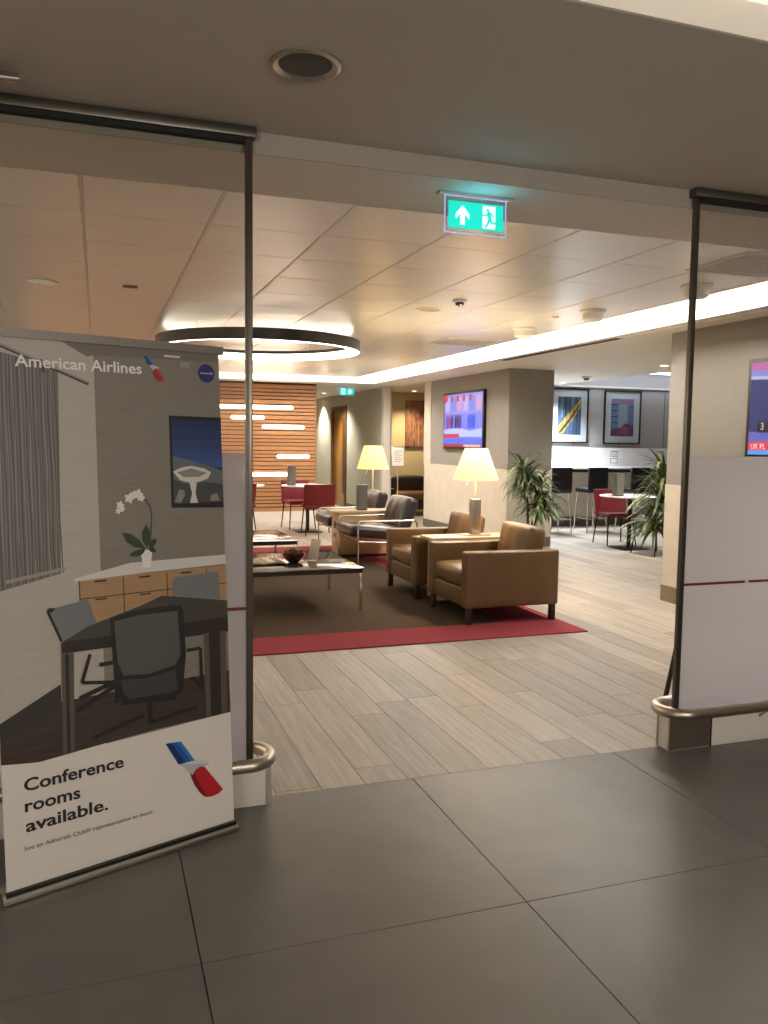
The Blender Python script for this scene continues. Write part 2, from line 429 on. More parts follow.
# corridor door
b = B(); b.box(5.12, 5.17, 17.36, 18.34, .005, 2.12, 'door_wood', bev=.003)
b.box(5.105, 5.12, 17.50, 17.62, .3, 1.95, 'door_dark')
d = struct(b, 'door_1', 'narrow timber door with a dark vertical strip')
b = B(); b.box(5.07, 5.24, 17.25, 17.36, 0, 2.22, 'door_dark'); b.box(5.07, 5.24, 18.34, 18.45, 0, 2.22, 'door_dark'); b.box(5.07, 5.24, 17.36, 18.34, 2.12, 2.22, 'door_dark')
b.build('door_frame', d)
b = B(); b.tube([(5.12,18.2,1.02),(5.07,18.2,1.02),(5.07,18.08,1.02)], .011, 'chrome'); b.build('door_handle', d)
b = B(); b.box(5.098,5.102+.0, 17.05,17.12,1.45,1.62,'white_paint'); tag(b.build('door_sign'), 'small white notice plate on the wall right of the corridor door', 'sign')

# slatted timber wall
b = B(); YS = 14.56
b.box(-1.0, 3.72, YS+.03, YS+.16, 0, ZM, 'wood_dark')
z = .19; k = 0; LB = [(1.85,3.30,2.028),(2.20,2.78,1.845),(2.75,3.50,1.688),(3.01,3.60,1.168),(2.40,3.21,.848)]
while z < 2.42:
    x0, x1 = -1.0, 3.73
    b.box(x0, x1, YS, YS+.03, z, z+.046 if k%4 else z+.066, 'wood')
    if k%4 == 0: z += .02
    z += .063; k += 1
b.box(3.72, 3.735, YS, YS+.16, 0, ZM, 'wood')
struct(b, 'wall_slatted', 'feature wall of horizontal timber slats')
b = B(); b.box(-1.0, 3.73, YS-.012, YS+.03, 0, .185, 'white_paint'); struct(b, 'baseboard_slatted')
SL = emit('slat_light_glow', (255,238,214), 6.0)
wh = ['topmost and longest', 'short, second from the top', 'third from the top', 'short, fourth from the top', 'lowest, level with the dark holder']
for (x0,x1,z),w in zip(LB, wh):
    t = thing('wall_light', 'glowing bar light on the timber slats, '+w, 'wall light', ((x0+x1)/2, YS, z), 0, 'bar lights on the slatted wall')
    h = (x1-x0)/2
    b = B()
    pr = [(-h+.03-.03*math.sin(a*PI/6), .03*math.cos(a*PI/6)) for a in range(7)]+[(h-.03+.03*math.sin(a*PI/6), -.03*math.cos(a*PI/6)) for a in range(7)]
    b.prism(pr, lambda a,c,dp: (a, dp, c), -.02, -.03, SL); b.build('diffuser', t)
    b = B(); b.prism([(p*1.004, q*1.12) for p,q in pr], lambda a,c,dp: (a, dp, c), -.001, -.02, 'white_paint'); b.build('housing', t)

# ------------------------------------------------------------------ glass screens
def glass_screen(name_label, xe, xo, side):
    """xe: free edge x, xo: far end x. side=+1 screen extends to +x"""
    t = thing('glass_screen', name_label, 'glass partition', (xe, 3.2, 0))
    s = side; L = (xo-xe)
    def bx(b, a0, a1, *r): b.box(a0, a1, *r)
    b = B(); b.box(.02*s, L, -.006, .006, .16, 2.575, 'glass'); b.build('glass_pane', t)
    b = B(); b.box(0, .028*s, -.011, .011, .10, 2.57, 'bronze', bev=.003); b.build('post', t)
    b = B(); b.box(-.012*s, L, -.03, .028, 2.572, 2.609, 'bronze', bev=.002); b.box(.03*s, L, -.018, .018, 2.555, 2.572, 'gasket'); b.build('header_rail', t)
    b = B()
    if s > 0:
        b.box(.026, L, -.0085, -.0068, .80, 1.40, 'frost'); b.box(.026, L, -.0085, -.0068, .16, .788, 'frost')
    else:
        b.box(L, -.026, -.0085, -.0068, .80, 1.40, 'frost'); b.box(L, -.026, -.0085, -.0068, .16, .788, 'frost')
    b.build('frosted_film', t, 'frosted white privacy film on the glass')
    b = B()
    if s > 0: b.box(.026, .385, -.009, -.0075, .788, .80, 'red_line'); b.box(.41, L, -.009, -.0075, .788, .80, 'red_line')
    else: b.box(L, -.026, -.009, -.0075, .788, .80, 'red_line')
    b.build('accent_line', t, 'thin dark red line across the film')
    b = B(); x_end = .064 if s < 0 else -.035
    b.box(x_end, L, -.03, .06, .0, .16, 'white_paint', bev=.002); b.build('plinth', t)
    if s < 0:
        b = B(); b.box(x_end+.004, x_end-.018, -.034, .064, 0, .165, 'steel'); b.build('plinth_trim', t)
    else:
        b = B(); b.box(x_end-.004, x_end+.012, -.034, -.022, 0, .165, 'steel'); b.build('plinth_trim', t)
        b = B(); b.box(x_end-.004, x_end+.012, .052, .064, 0, .165, 'steel'); b.build('plinth_trim', t)
        b = B(); b.box(x_end+.012, .20, -.033, -.029, 0.004, .163, 'brushed'); b.build('plinth_cladding', t)
        b = B(); b.box(.20,.207,-.035,-.029,0,.18,'dark_metal'); b.build('plinth_joint', t)
    # bumper rail loop
    b = B(); R = .105; yc = .015; xc = (-.035 if s < 0 else .05)
    pts = [(L, yc-R, .19)] + [(xc-s*R*math.sin(a*PI/28), yc-R*math.cos(a*PI/28), .19) for a in range(29)] + [(L, yc+R, .19)]
    b.tube(pts, .026, 'steel', seg=16); b.build('bumper_rail', t, 'polished steel tube wrapping round the foot of the glass')
    for a in (.5, 1.8):
        for q in (yc-R, yc+R):
            b = B(); b.tube([(s*a, q, .18), (s*a, 0.015+(-.04 if q<0 else .04), .12)], .008, 'steel', seg=8); b.build('rail_bracket', t)
    return t
glass_screen('clear glass screen with bronze post at left, standing behind the roll-up banner', .567, -3.88, -1)
glass_screen('clear glass screen with bronze post at right, in front of the television wall', 2.580, 4.97, 1)
b = B(); b.tube([(2.83,3.6,.0),(2.95,3.6,.55)], .013, 'black')
tag(b.build('door_stop'), 'thin black leaning strut behind the right bronze post', 'door stop')

# ------------------------------------------------------------------ roll-up banner
A_ = Vector((-.3001, 2.7088, 0)); B_ = Vector((.4722, 3.0045, 0)); ang = math.atan2(B_.y-A_.y, B_.x-A_.x)
tl = math.atan2(.1062, 1.7778); st, ct = math.sin(tl), math.cos(tl)
ban = thing('roll_up_banner', 'tall roll-up banner advertising conference rooms, standing left in front of the glass', 'banner', A_, ang)
def bp_(a, c, d=0): return (a, c*st-d*ct, c*ct+d*st)
sink = .0
b = B(); b.prism([(.012,.03),(.815,.03),(.815,1.77),(.012,1.77)], lambda a,c,d: bp_(a,c,d), 0, .0012, mat('banner_white', (222,216,210), .5)); b.build('printed_panel', ban)
b = B(); b.prism([(.0,1.762),(.83,1.762),(.83,1.790),(.0,1.790)], lambda a,c,d: bp_(a,c,d), -.008, .012, mat('rail_metal', (132,126,118), .45, metal=.5)); b.build('top_rail', ban)
b = B()
prof = [(-.07,.0),(.018,.0),(.024,.006),(.024,.016),(.012,.030),(-.05,.038),(-.07,.03)]
n0 = len(prof)
b.prism([(p,q) for p,q in prof], lambda a,c,d: (d, -a, c), -.004, .822, 'brushed'); b.build('cassette_base', ban)
b = B(); b.box(.006,.814,-.021,-.006,.026,.038,'black'); b.build('cassette_slot', ban)
b = B()
b.box(.1,.13,.0,.12,.0,.008,'brushed'); b.build('foot', ban)
b = B(); b.box(.70,.73,.0,.12,.0,.008,'brushed'); b.build('foot', ban)
b = B(); b.tube([(.41,.05,.03),(.41,.06,.6),(.41,1.77*st+.02,1.775*ct)], .008, 'brushed'); b.build('support_pole', ban)
# printed photograph
def PM(name, rgb): return mat('print_'+name, rgb, .5)
b = B(); lay = [.0016]
def pg(poly, m, up=True):
    if up: lay[0] += .00006
    b.face([bp_(a,c,lay[0]) for a,c in poly], m)
P_wall = mat('print_wall', (176,170,162), .5, var=.06, scale=10, stretch=(1,1,30))
P_wall2 = mat('print_wall_shade', (128,121,112), .5, var=.08, scale=10, stretch=(1,1,30))
pg([(.012,.437),(.06,.428),(.126,.42),(.21,.424),(.302,.43),(.41,.437),(.523,.441),(.66,.444),(.815,.443),(.815,1.762),(.012,1.762)], P_wall)
pg([(.345,.43),(.815,.443),(.815,1.762),(.25,1.762),(.352,1.725)], P_wall2)
pg([(.25,1.762),(.815,1.762),(.815,1.735),(.352,1.725),(.33,1.72)], PM('cornice', (112,106,99)))
pg([(.012,.50),(.203,.60),(.815,.60),(.815,.443),(.523,.441),(.302,.43),(.126,.42),(.012,.437)], mat('print_floor', (58,46,38), .5, var=.25, scale=9, stretch=(1,1,12)))
pg([(.012,.565),(.203,.657),(.203,.59),(.012,.50)], PM('skirt', (50,44,40)))
# curtain
random.seed(3)
pg([(.012,1.725),(.235,1.678),(.219,1.015),(.012,.972)], PM('curtain', (108,102,98)))
lay[0] += .00006
sh = [PM('fold%d'%i, (74+17*i, 70+17*i, 67+17*i)) for i in range(5)]
for i in range(46):
    a = .014+.0046*i; wv = random.uniform(.0015,.0042); dx = random.uniform(-.003,.003)
    top = 1.723-.21*(a-.012); bot = .976+.19*(a-.012)
    ks_ = [(a+dx*math.sin(q*1.3+i), top+(bot-top)*q/8) for q in range(9)]
    lay[0] += .000002
    for q in range(8):
        (x0,z0),(x1,z1) = ks_[q], ks_[q+1]
        k0 = 1-.08*q/8
        f = lambda x: .012+(x-.012)*(1-.0*q)
        b.face([bp_(x0,z0,lay[0]),bp_(x0+wv,z0,lay[0]),bp_(x1+wv,z1,lay[0]),bp_(x1,z1,lay[0])], sh[i*7%5])
def strip(x0,z0,x1,z1,w,m):
    d = Vector((x1-x0, z1-z0)).normalized(); nx, nz = -d.y*w/2, d.x*w/2
    pg([(x0+nx,z0+nz),(x1+nx,z1+nz),(x1-nx,z1-nz),(x0-nx,z0-nz)], m)
P_rod = PM('rod', (150,142,136)); P_rodd = PM('rod_dark', (60,55,52))
strip(.02,1.752,.333,1.631,.013,P_rodd); strip(.02,1.755,.333,1.635,.006,P_rod); strip(.18,1.70,.19,1.66,.01,P_rodd); strip(.05,1.003,.232,1.030,.011,P_rod)
# television in the print
pg([(.609,1.211),(.611,1.535),(.815,1.533),(.815,1.204)], PM('tv_frame', (20,20,26)))
tvb = [PM('tv_sky%d'%i, (24+8*i, 40+10*i, 88+12*i)) for i in range(5)]
for i in range(5):
    z1 = 1.52-.034*i; pg([(.62,z1-.034),(.62,z1),(.815,z1),(.815,z1-.034)], tvb[i])
pg([(.62,1.36),(.62,1.392),(.70,1.375),(.815,1.34),(.815,1.23),(.62,1.225)], PM('tv_hill', (96,104,112)))
pg([(.622,1.225),(.815,1.225),(.815,1.29),(.74,1.30),(.66,1.295),(.622,1.31)], PM('tv_ground', (66,66,64)))
dm = PM('dish', (206,204,196)); dk = PM('dish_shade', (132,132,128))
pg([(.619,1.338),(.65,1.352),(.69,1.358),(.74,1.348),(.768,1.334),(.755,1.312),(.72,1.300),(.68,1.298),(.645,1.308)], dm)
pg([(.635,1.335),(.69,1.349),(.752,1.332),(.72,1.318),(.66,1.318)], dk)
pg([(.68,1.30),(.71,1.30),(.703,1.26),(.712,1.225),(.68,1.225),(.69,1.26)], dm)
pg([(.622,1.232),(.64,1.275),(.66,1.272),(.662,1.255),(.645,1.226)], dk); pg([(.76,1.23),(.765,1.252),(.79,1.258),(.80,1.23)], dk)
# sideboard
P_top = PM('worktop', (206,202,198)); P_cab = mat('print_cabinet', (168,132,96), .5, var=.1, scale=12, stretch=(1,1,20)); P_line = PM('cabinet_line', (86,58,36)); P_dk = PM('dark_hardware', (40,34,30))
pg([(.275,.80),(.272,.990),(.815,.990),(.815,.80)], P_cab)
pg([(.258,.994),(.452,1.030),(.815,1.030),(.815,.996),(.50,.992),(.262,.984)], P_top)
for (a,c,e,f_) in ((.275,.925,.815,.925),(.424,.985,.424,.80),(.582,.985,.582,.80),(.735,.985,.735,.90),(.275,.985,.275,.80)): strip(a,c,e,f_,.004,P_line)
for a in (.345,.50,.655): strip(a-.02,.978,a+.02,.978,.006,P_dk); strip(a-.02,.918,a+.02,.918,.005,P_dk)
# orchid
P_leaf = PM('orchid_leaf', (44,56,36)); P_fl = PM('orchid_flower', (222,218,212)); P_pot = PM('orchid_pot', (226,224,220)); P_st = PM('orchid_stem', (70,66,40))
pts_ = [(.521,1.07),(.527,1.12),(.533,1.18),(.530,1.215),(.512,1.245),(.485,1.26),(.45,1.25)]
for p,q in zip(pts_, pts_[1:]): strip(*p,*q,.005,P_st)
pg([(.488,1.070),(.532,1.070),(.522,1.009),(.496,1.009)], P_pot)
for (px,pz,qx,qz,w) in ((.505,1.075,.425,1.135,.022),(.512,1.075,.512,1.158,.02),(.505,1.07,.446,1.055,.014),(.518,1.07,.548,1.108,.014),(.515,1.075,.545,1.06,.012),(.508,1.08,.47,1.05,.012)):
    d = Vector((qx-px, qz-pz)); n_ = Vector((-d.y, d.x)).normalized()*w
    pg([(px,pz),(px+d.x*.35+n_.x*.8,pz+d.y*.35+n_.y*.8),(px+d.x*.7+n_.x*.8,pz+d.y*.7+n_.y*.8),(qx,qz),(px+d.x*.7-n_.x*.6,pz+d.y*.7-n_.y*.6),(px+d.x*.35-n_.x*.6,pz+d.y*.35-n_.y*.6)], P_leaf)
for (fx,fz,fr) in ((.422,1.228,.015),(.428,1.215,.012),(.455,1.250,.019),(.486,1.262,.020),(.497,1.250,.015),(.47,1.262,.013),(.415,1.208,.011)):
    pg([(fx+fr*(1+.28*math.cos(5*a*PI/10))*math.cos(a*PI/10)*.8, fz+fr*(1+.28*math.cos(5*a*PI/10))*math.sin(a*PI/10)*.8) for a in range(20)], P_fl)
# table and chairs in the print
P_t = PM('print_table', (64,60,54)); P_te = PM('print_table_edge', (40,30,26)); P_ch = PM('print_mesh', (112,116,118)); P_bk = PM('print_black', (26,23,22)); P_bk2 = PM('print_leg', (86,78,70)); P_mesh = PM('print_mesh_dark', (58,56,54))
# rear chairs
pg([(.60,.86),(.60,.955),(.62,.965),(.775,.972),(.785,.96),(.785,.87)], P_ch)
pg([(.175,.896),(.185,.905),(.30,.922),(.325,.845),(.30,.80),(.215,.790),(.203,.829)], P_ch)
strip(.170,.898,.21,.795,.008,P_bk); pg([(.165,.895),(.175,.908),(.195,.905),(.185,.893)], P_bk)
pg([(.208,.79),(.208,.755),(.815,.745),(.815,.86),(.56,.905),(.45,.870),(.30,.832)], P_te)
pg([(.210,.793),(.30,.834),(.45,.872),(.56,.900),(.815,.86),(.815,.80),(.50,.800),(.37,.792)], P_t)
pg([(.207,.754),(.247,.754),(.238,.430),(.200,.428)], P_bk2); pg([(.219,.754),(.231,.754),(.224,.430),(.214,.429)], P_te)
pg([(.715,.751),(.803,.748),(.80,.446),(.712,.444)], P_bk2); pg([(.735,.751),(.78,.75),(.776,.446),(.733,.444)], P_te)
# dark chair base and seats left
for (a,c,e,f_,w) in ((.30,.74,.27,.65,.012),(.27,.65,.40,.63,.012),(.26,.60,.40,.64,.016),(.25,.56,.38,.62,.016),(.385,.84,.385,.56,.014),(.40,.56,.60,.54,.02),(.50,.56,.50,.47,.018),(.30,.46,.48,.50,.014),(.50,.47,.68,.49,.014),(.645,.70,.70,.70,.012),(.70,.70,.70,.55,.012),(.33,.70,.375,.70,.014),(.66,.60,.70,.56,.014)): strip(a,c,e,f_,w,P_bk)
pg([(.372,.852),(.45,.866),(.60,.868),(.630,.862),(.638,.84),(.642,.690),(.625,.555),(.59,.538),(.42,.552),(.392,.575),(.376,.70)], P_bk)
pg([(.385,.838),(.47,.848),(.615,.846),(.622,.69),(.60,.655),(.50,.640),(.41,.650),(.392,.70)], PM('print_mesh_front', (80,81,80)))
pg([(.40,.636),(.50,.626),(.60,.640),(.606,.568),(.58,.560),(.43,.566),(.41,.585)], P_mesh)
# small ceiling lamps in the print
pg([(.60,1.745),(.66,1.745),(.66,1.738),(.60,1.738)], PM('print_lamp', (214,204,186)))
pg([(.66,1.725),(.695,1.725),(.695,1.706),(.66,1.706)], PM('print_lamp_dim', (150,142,132)))
b.build('printed_photo', ban, fixn=False)
# lettering
L1 = .0032
P_wt = PM('letter_white', (232,230,226)); P_ink = PM('letter_black', (30,28,28))
b = B(); text_poly(b, 'American Airlines', .052, lambda x,y: bp_(.103+x, 1.674+y, L1), P_wt, width=.414, bold=.0008); b.build('lettering', ban, 'white heading lettering')
for s_,z_,w_ in (('Conference',.338,.325),('rooms',.272,.175),('available.',.208,.265)):
    b = B(); text_poly(b, s_, .056, lambda x,y,z_=z_: bp_(.076+x, z_+y, L1), P_ink, width=w_, bold=.0013) ; b.build('lettering', ban, 'bold black lettering')
b = B(); text_poly(b, 'See an Admirals Club\u00ae representative to book.', .0195, lambda x,y: bp_(.069+x, .150+y, L1), P_ink, width=.432); b.build('lettering', ban, 'small grey line of lettering')
# emblem
P_b0,P_b1,P_b2 = PM('emblem_blue', (22,84,158)), PM('emblem_blue_deep', (12,48,104)), PM('emblem_blue_light', (52,120,188))
P_r0,P_r1 = PM('emblem_red', (178,20,36)), PM('emblem_red_deep', (128,10,24)); P_g0,P_g1 = PM('emblem_grey', (176,182,192)), PM('emblem_grey_light', (206,208,212))
def emblem(b, f):
    L = [0]
    def q(poly, m):
        L[0] += .00006; b.face([bp_(*f(a,c), L1+L[0]) for a,c in poly], m)
    q([(.554,.382),(.612,.378),(.640,.335),(.664,.296),(.640,.290),(.600,.297)], P_b0)
    q([(.554,.382),(.575,.381),(.63,.292),(.600,.297)], P_b1)
    q([(.597,.379),(.612,.378),(.664,.296),(.652,.293)], P_b2)
    q([(.640,.262),(.665,.272),(.70,.266),(.773,.163),(.755,.152),(.725,.148),(.695,.156),(.678,.176),(.660,.206),(.648,.236)], P_r0)
    q([(.640,.262),(.648,.236),(.660,.206),(.678,.176),(.695,.156),(.712,.150),(.672,.218),(.660,.262)], P_r1)
    q([(.600,.297),(.640,.298),(.690,.291),(.712,.284),(.722,.274),(.705,.268),(.682,.269),(.664,.262),(.652,.246),(.638,.262),(.622,.282)], P_g0)
    q([(.622,.297),(.66,.297),(.705,.286),(.722,.274),(.70,.277),(.66,.283)], P_g1)
b = B(); emblem(b, lambda a,c: (a,c)); b.build('emblem', ban, 'large blue and red wing emblem')
b = B(); emblem(b, lambda a,c: (.526+(a-.554)*.33, 1.737+(c-.382)*.365)); b.build('emblem', ban, 'small blue and red wing emblem by the heading')
b = B(); b.face([bp_(.762+.033*math.cos(a*PI/16), 1.691+.033*math.sin(a*PI/16), L1) for a in range(32)], PM('disc_blue', (36,44,110)))
text_poly(b, 'oneworld', .012, lambda x,y: bp_(.738+x, 1.688+y, L1+.0003), P_wt, width=.048); b.build('round_badge', ban, 'round dark blue badge')

# ------------------------------------------------------------------ ceiling fittings
def fit(name, label, cat, loc, group=None): return thing(name, label, cat, loc, 0, group)
t = fit('recessed_speaker', 'round recessed grille with silver rim in the dark entrance ceiling', 'ceiling speaker', (.628, 2.61, ZL+.003))
b = B(); b.lathe([(.112,0),(.112,-.008),(.100,-.013),(.086,-.006),(.082,.0)], 'brushed', 40, closed=True); b.build('rim', t)
b = B(); b.lathe([(.0005,-.004),(.083,-.004),(.083,0)], mat('speaker_mesh', (84,80,78), .7, var=.2, scale=200), 40); b.build('grille', t)
b = B(); b.tube([(-1.0,2.97,2.583),(-.215,2.97,2.583)], .018, 'chrome'); b.tube([(-.5,2.97,2.583),(-.5,2.97,2.61)], .01, 'chrome')
tag(b.build('ceiling_rail'), 'end of a chrome rail on the entrance ceiling at the left edge', 'rail')
t = fit('recessed_speaker', 'round white recessed grille in the tiled ceiling left of the small black detector', 'ceiling speaker', (2.57,6.36,ZR))
b = B(); b.lathe([(.11,0),(.11,-.005),(.092,-.008),(.088,0)], 'white_paint', 32, closed=True); b.build('rim', t)
b = B(); b.lathe([(.0005,-.003),(.088,-.003),(.088,0)], mat('speaker_mesh_pale', (176,160,136), .7), 32); b.build('grille', t)
t = fit('smoke_detector', 'small black and white detector on the tiled ceiling beside the round grille', 'smoke detector', (2.62,5.87,ZR))
b = B(); b.lathe([(.055,0),(.055,-.014),(.036,-.022)], 'white_paint', 24); b.build('base', t)
b = B(); b.lathe([(.032,-.022),(.032,-.036),(.014,-.046)], 'black', 24); b.build('sensor_head', t)
for (x,y,w) in ((3.80,7.04,'farthest of three, deepest along the cove light'),(3.80,5.88,'middle of three along the cove light'),(3.84,4.70,'nearest of three, just behind the right bronze post')):
    t = fit('dome_camera', 'white drum-shaped ceiling fitting, '+w, 'ceiling fitting', (x,y,ZR), 'white drum fittings beside the cove light')
    b = B(); b.lathe([(.105,0),(.105,-.018),(.09,-.024)], 'white_paint', 32); b.build('mounting_ring', t)
    b = B(); b.lathe([(.085,-.024),(.082,-.075),(.060,-.090),(.0005,-.094)], 'cream_paint', 32); b.build('housing', t)
t = fit('smoke_detector', 'small round white detector on the cream ceiling in front of the framed pictures', 'smoke detector', (7.0,10.95,ZM))
b = B(); b.lathe([(.07,0),(.07,-.02),(.05,-.03)], 'white_paint', 24); b.build('base', t)
b = B(); b.lathe([(.045,-.03),(.04,-.055),(.015,-.062)], 'charcoal', 24); b.build('sensor_head', t)
b = B(); b.lathe([(.04,0),(.04,-.012),(.02,-.02)], 'white_paint', 20, c=(3.70,6.32,ZR)); tag(b.build('motion_sensor'), 'tiny white sensor button between two drum fittings', 'sensor')
b = B(); b.box(.19,.29,6.24,6.29,ZR-.012,ZR,mat('sensor_red', (150,60,44), .5), bev=.003); tag(b.build('motion_sensor'), 'small reddish rectangular sensor on the ceiling tiles above the banner', 'sensor')
def vent(label, x0, x1, y0, y1, z, n=8):
    t = fit('ceiling_vent', label, 'vent', ((x0+x1)/2,(y0+y1)/2,z)); w, h = (x1-x0)/2, (y1-y0)/2
    b = B(); f_ = .03
    b.box(-w,w,-h,-h+f_,-.010,.0,'white_paint'); b.box(-w,w,h-f_,h,-.010,.0,'white_paint'); b.box(-w,-w+f_,-h+f_,h-f_,-.010,.0,'white_paint'); b.box(w-f_,w,-h+f_,h-f_,-.010,.0,'white_paint'); b.build('frame', t)
    b = B(); b.box(-w+f_,w-f_,-h+f_,h-f_,-.002,.0,'gasket')
    for i in range(n):
        yy = -h+f_+(2*h-2*f_)*(i+.5)/n; b.box(-w+f_,w-f_,yy-.011,yy+.011,-.008,-.003,'white_paint')
    b.build('louvre', t); return t
vent('square louvred vent in the tiled ceiling at the right, seen through the glass', 3.44, 4.05, 3.80, 4.32, ZR, 12)
vent('square vent in the tiled ceiling near the far end of the cove light', 3.44, 4.0, 7.95, 8.5, ZR, 9)
vent('square vent in the tiled ceiling at the far left, above the banner', -1.2, -.68, 7.3, 7.85, ZR, 9)
b = B(); b.box(4.72,4.80,6.9,9.3,ZM-.004,ZM+.012,'dark_metal'); b.box(4.735,4.785,6.92,9.28,ZM-.006,ZM-.004,'gasket')
tag(b.build('linear_diffuser'), 'long dark slot diffuser in the cream ceiling before the television pier', 'vent')
b = B(); b.box(4.75,4.765,4.2,6.88,ZM-.006,ZM+.012,'white_paint')
tag(b.build('linear_diffuser'), 'thin pale strip in the cream ceiling continuing the dark slot', 'vent')
# downlights
def downlight(x,y,z,label,w=20,col=(1,.78,.5),ang_=100,r=.05, lit=6):
    t = fit('downlight', label, 'ceiling light', (x,y,z), 'recessed downlights')
    b = B(); b.lathe([(r+.015,0),(r+.015,-.004),(r,-.006),(r,0)], 'white_paint', 24, closed=True); b.build('rim', t)
    b = B(); b.lathe([(.0005,-.002),(r,-.002),(r,0)], emit('downlight_glow', (255,226,180), lit), 24); b.build('lens', t)
    L = bpy.data.lights.new('downlight_lamp','SPOT'); L.energy = w; L.color = col; L.spot_size = math.radians(ang_); L.spot_blend = .8; L.shadow_soft_size = .05
    lo = bpy.data.objects.new('downlight_lamp', L); C.objects.link(lo); lo.location = (x,y,z-.02)
    return t
WARM=(1,.76,.46); COOL=(.84,.92,1)
downlight(-.35,6.33,ZR,'round white trimmed downlight in the ceiling tiles at far left, above the banner', 14, WARM, r=.10, lit=.12)
downlight(1.42,4.6,ZR,'downlight in the ceiling tiles just behind the opening between the posts', 0, WARM, lit=0) if False else None
downlight(4.45-.2+.6,19.2,ZM,'downlight at the far end of the corridor', 110, (1,.93,.78), 110)
downlight(4.6,17.3,ZM,'downlight before the timber door', 90, (1,.93,.78), 120)
downlight(6.0,15.6,ZM,'downlight above the brown sofa', 60, (1,.80,.48), 120)
downlight(6.7,11.9,ZM,'fill downlight added in the cream ceiling near the bar stools', 115, COOL, 130)  # added to put cool light on the bar wall
downlight(7.35,12.2,ZM,'fill downlight added in the cream ceiling close to the framed pictures', 160, COOL, 130)  # also added, brightens the wall around the pictures
downlight(6.9,9.0,ZM,'fill downlight added in the cream ceiling above the small round table', 90, (1,.95,.85), 130)  # added fill over the bar seating
# ring pendant
Ro, Ri, z0, z1 = 1.02, .955, 2.35, 2.455
RB = mat('ring_band', (44,38,34), .35, metal=.3); RG = emit('ring_glow', (255,242,222), 4.0)
def ring(label, x, y):
    t = fit('ring_pendant', label, 'pendant light', (x,y,0))
    b = B(); b.lathe([(Ro,z0),(Ro,z1),(Ri,z1),(Ri,z1-.035),(Ro-.006,z1-.035),(Ro-.006,z0)], RB, 96, closed=True); b.build('outer_band', t)
    b = B(); b.lathe([(Ro-.0065,z0+.002),(Ro-.0065,z1-.036),(Ri,z1-.036),(Ri,z0+.002)], RG, 96, closed=True); b.build('diffuser', t)
    for k in range(4):
        a = PI/4+k*PI/2; b = B(); b.tube([((Ro-.03)*math.cos(a),(Ro-.03)*math.sin(a),z1-.004),((Ro-.03)*math.cos(a),(Ro-.03)*math.sin(a),ZR)], .0025, 'steel', 6); b.build('hanging_wire', t)
ring('large circular pendant light with dark outer band and glowing inside', 1.57, 8.46)
ring('unseen second ring added as fill light, farther left and out of view', -1.9-.5, 8.46)  # unseen copy of the ring, added to brighten the lounge ceiling and floor
# emergency exit signs
def exit_sign(loc, rz, w, h, label, small=False):
    t = thing('exit_sign', label, 'exit sign', loc, rz)
    GR = emit('exit_green', (0,205,180), .5); WH = emit('exit_white', (210,255,248), .7)
    b = B(); b.box(-w/2-.03,w/2+.03,-.02,.02,-.010,0,'brushed'); b.build('ceiling_plate', t)
    b = B(); b.box(-w/2,w/2,-.0035,.0035,-.020-h,-.010,'acrylic'); b.build('acrylic_panel', t)
    b = B(); e = .016
    for (x0,x1,q0,q1) in ((-w/2,w/2,-.013,-.010),(-w/2,w/2,-.020-h,-.0175-h),(-w/2,-w/2+.0025,-.0175-h,-.013),(w/2-.0025,w/2,-.0175-h,-.013)):
        b.box(x0,x1,-.0042,.0042,q0,q1,emit('edge_glow',(150,190,255),.36))
    b.build('lit_edge', t)
    b = B(); b.box(-w/2+e,w/2-e,-.006,-.004,-.012-h+.012,-.034,GR); b.build('green_panel', t)
    gz0, gz1 = -h, -.034; gh = gz1-gz0; zc = (gz0+gz1)/2; yy = -.0068
    def f(px,pz): return (px, yy, zc+pz)
    s_ = gh
    b = B()
    # arrow, on the left
    ax = -w*.22 if not small else w*.22; 
    ar = [(0,.36),(.30,.04),(.30,-.16),(.10,.04),(.10,-.38),(-.10,-.38),(-.10,.04),(-.30,-.16),(-.30,.04)]
    # doorway on the right, with running figure cut in green on top
    dx = w*.21 if not small else -w*.21
    b.face([f(ax+a*s_*.95, c*s_*.98) for a,c in ar], WH); b.build('arrow_symbol', t, fixn=False); b = B()
    dw = .27*s_*1.0; b.face([f(dx-dw,-.42*s_),f(dx+dw,-.42*s_),f(dx+dw,.42*s_),f(dx-dw,.42*s_)], WH)
    yy = -.0074
    def seg(p, q, r, k=6):
        p = Vector(p); q = Vector(q); d_ = (q-p).normalized(); n_ = Vector((-d_.y,d_.x))*r
        b.face([f(dx+v.x*s_, v.y*s_) for v in (p+n_, q+n_, q+d_*r*.7, q-n_, p-n_, p-d_*r*.7)], GR)
    b.face([f(dx+(-.06+.062*math.cos(a*PI/8))*s_, (.27+.062*math.sin(a*PI/8))*s_) for a in range(16)], GR)
    seg((-.02,.19),(.04,-.04),.078); seg((.0,.17),(-.14,.06),.034); seg((-.14,.06),(-.26,.08),.032); seg((.0,.17),(.13,.13),.034); seg((.13,.13),(.20,.02),.032)
    seg((.04,-.04),(.12,-.20),.048); seg((.12,-.20),(.27,-.20),.038); seg((.02,-.05),(-.04,-.22),.048); seg((-.04,-.22),(-.14,-.38),.042)
    b.build('pictogram', t, fixn=False)
    return t
exit_sign((1.585,3.40,ZS), 0, .295, .148, 'green running-man exit sign with up arrow hanging under the soffit')
exit_sign((4.42,15.0,ZM), 0, .30, .155, 'small distant green exit sign by the corridor', True)
L = bpy.data.lights.new('exit_glow','POINT'); L.energy = .35; L.color = (.1,.75,1); L.shadow_soft_size = .12
lo = bpy.data.objects.new('exit_glow', L); C.objects.link(lo); lo.location = (1.585,3.34,ZS-.10)

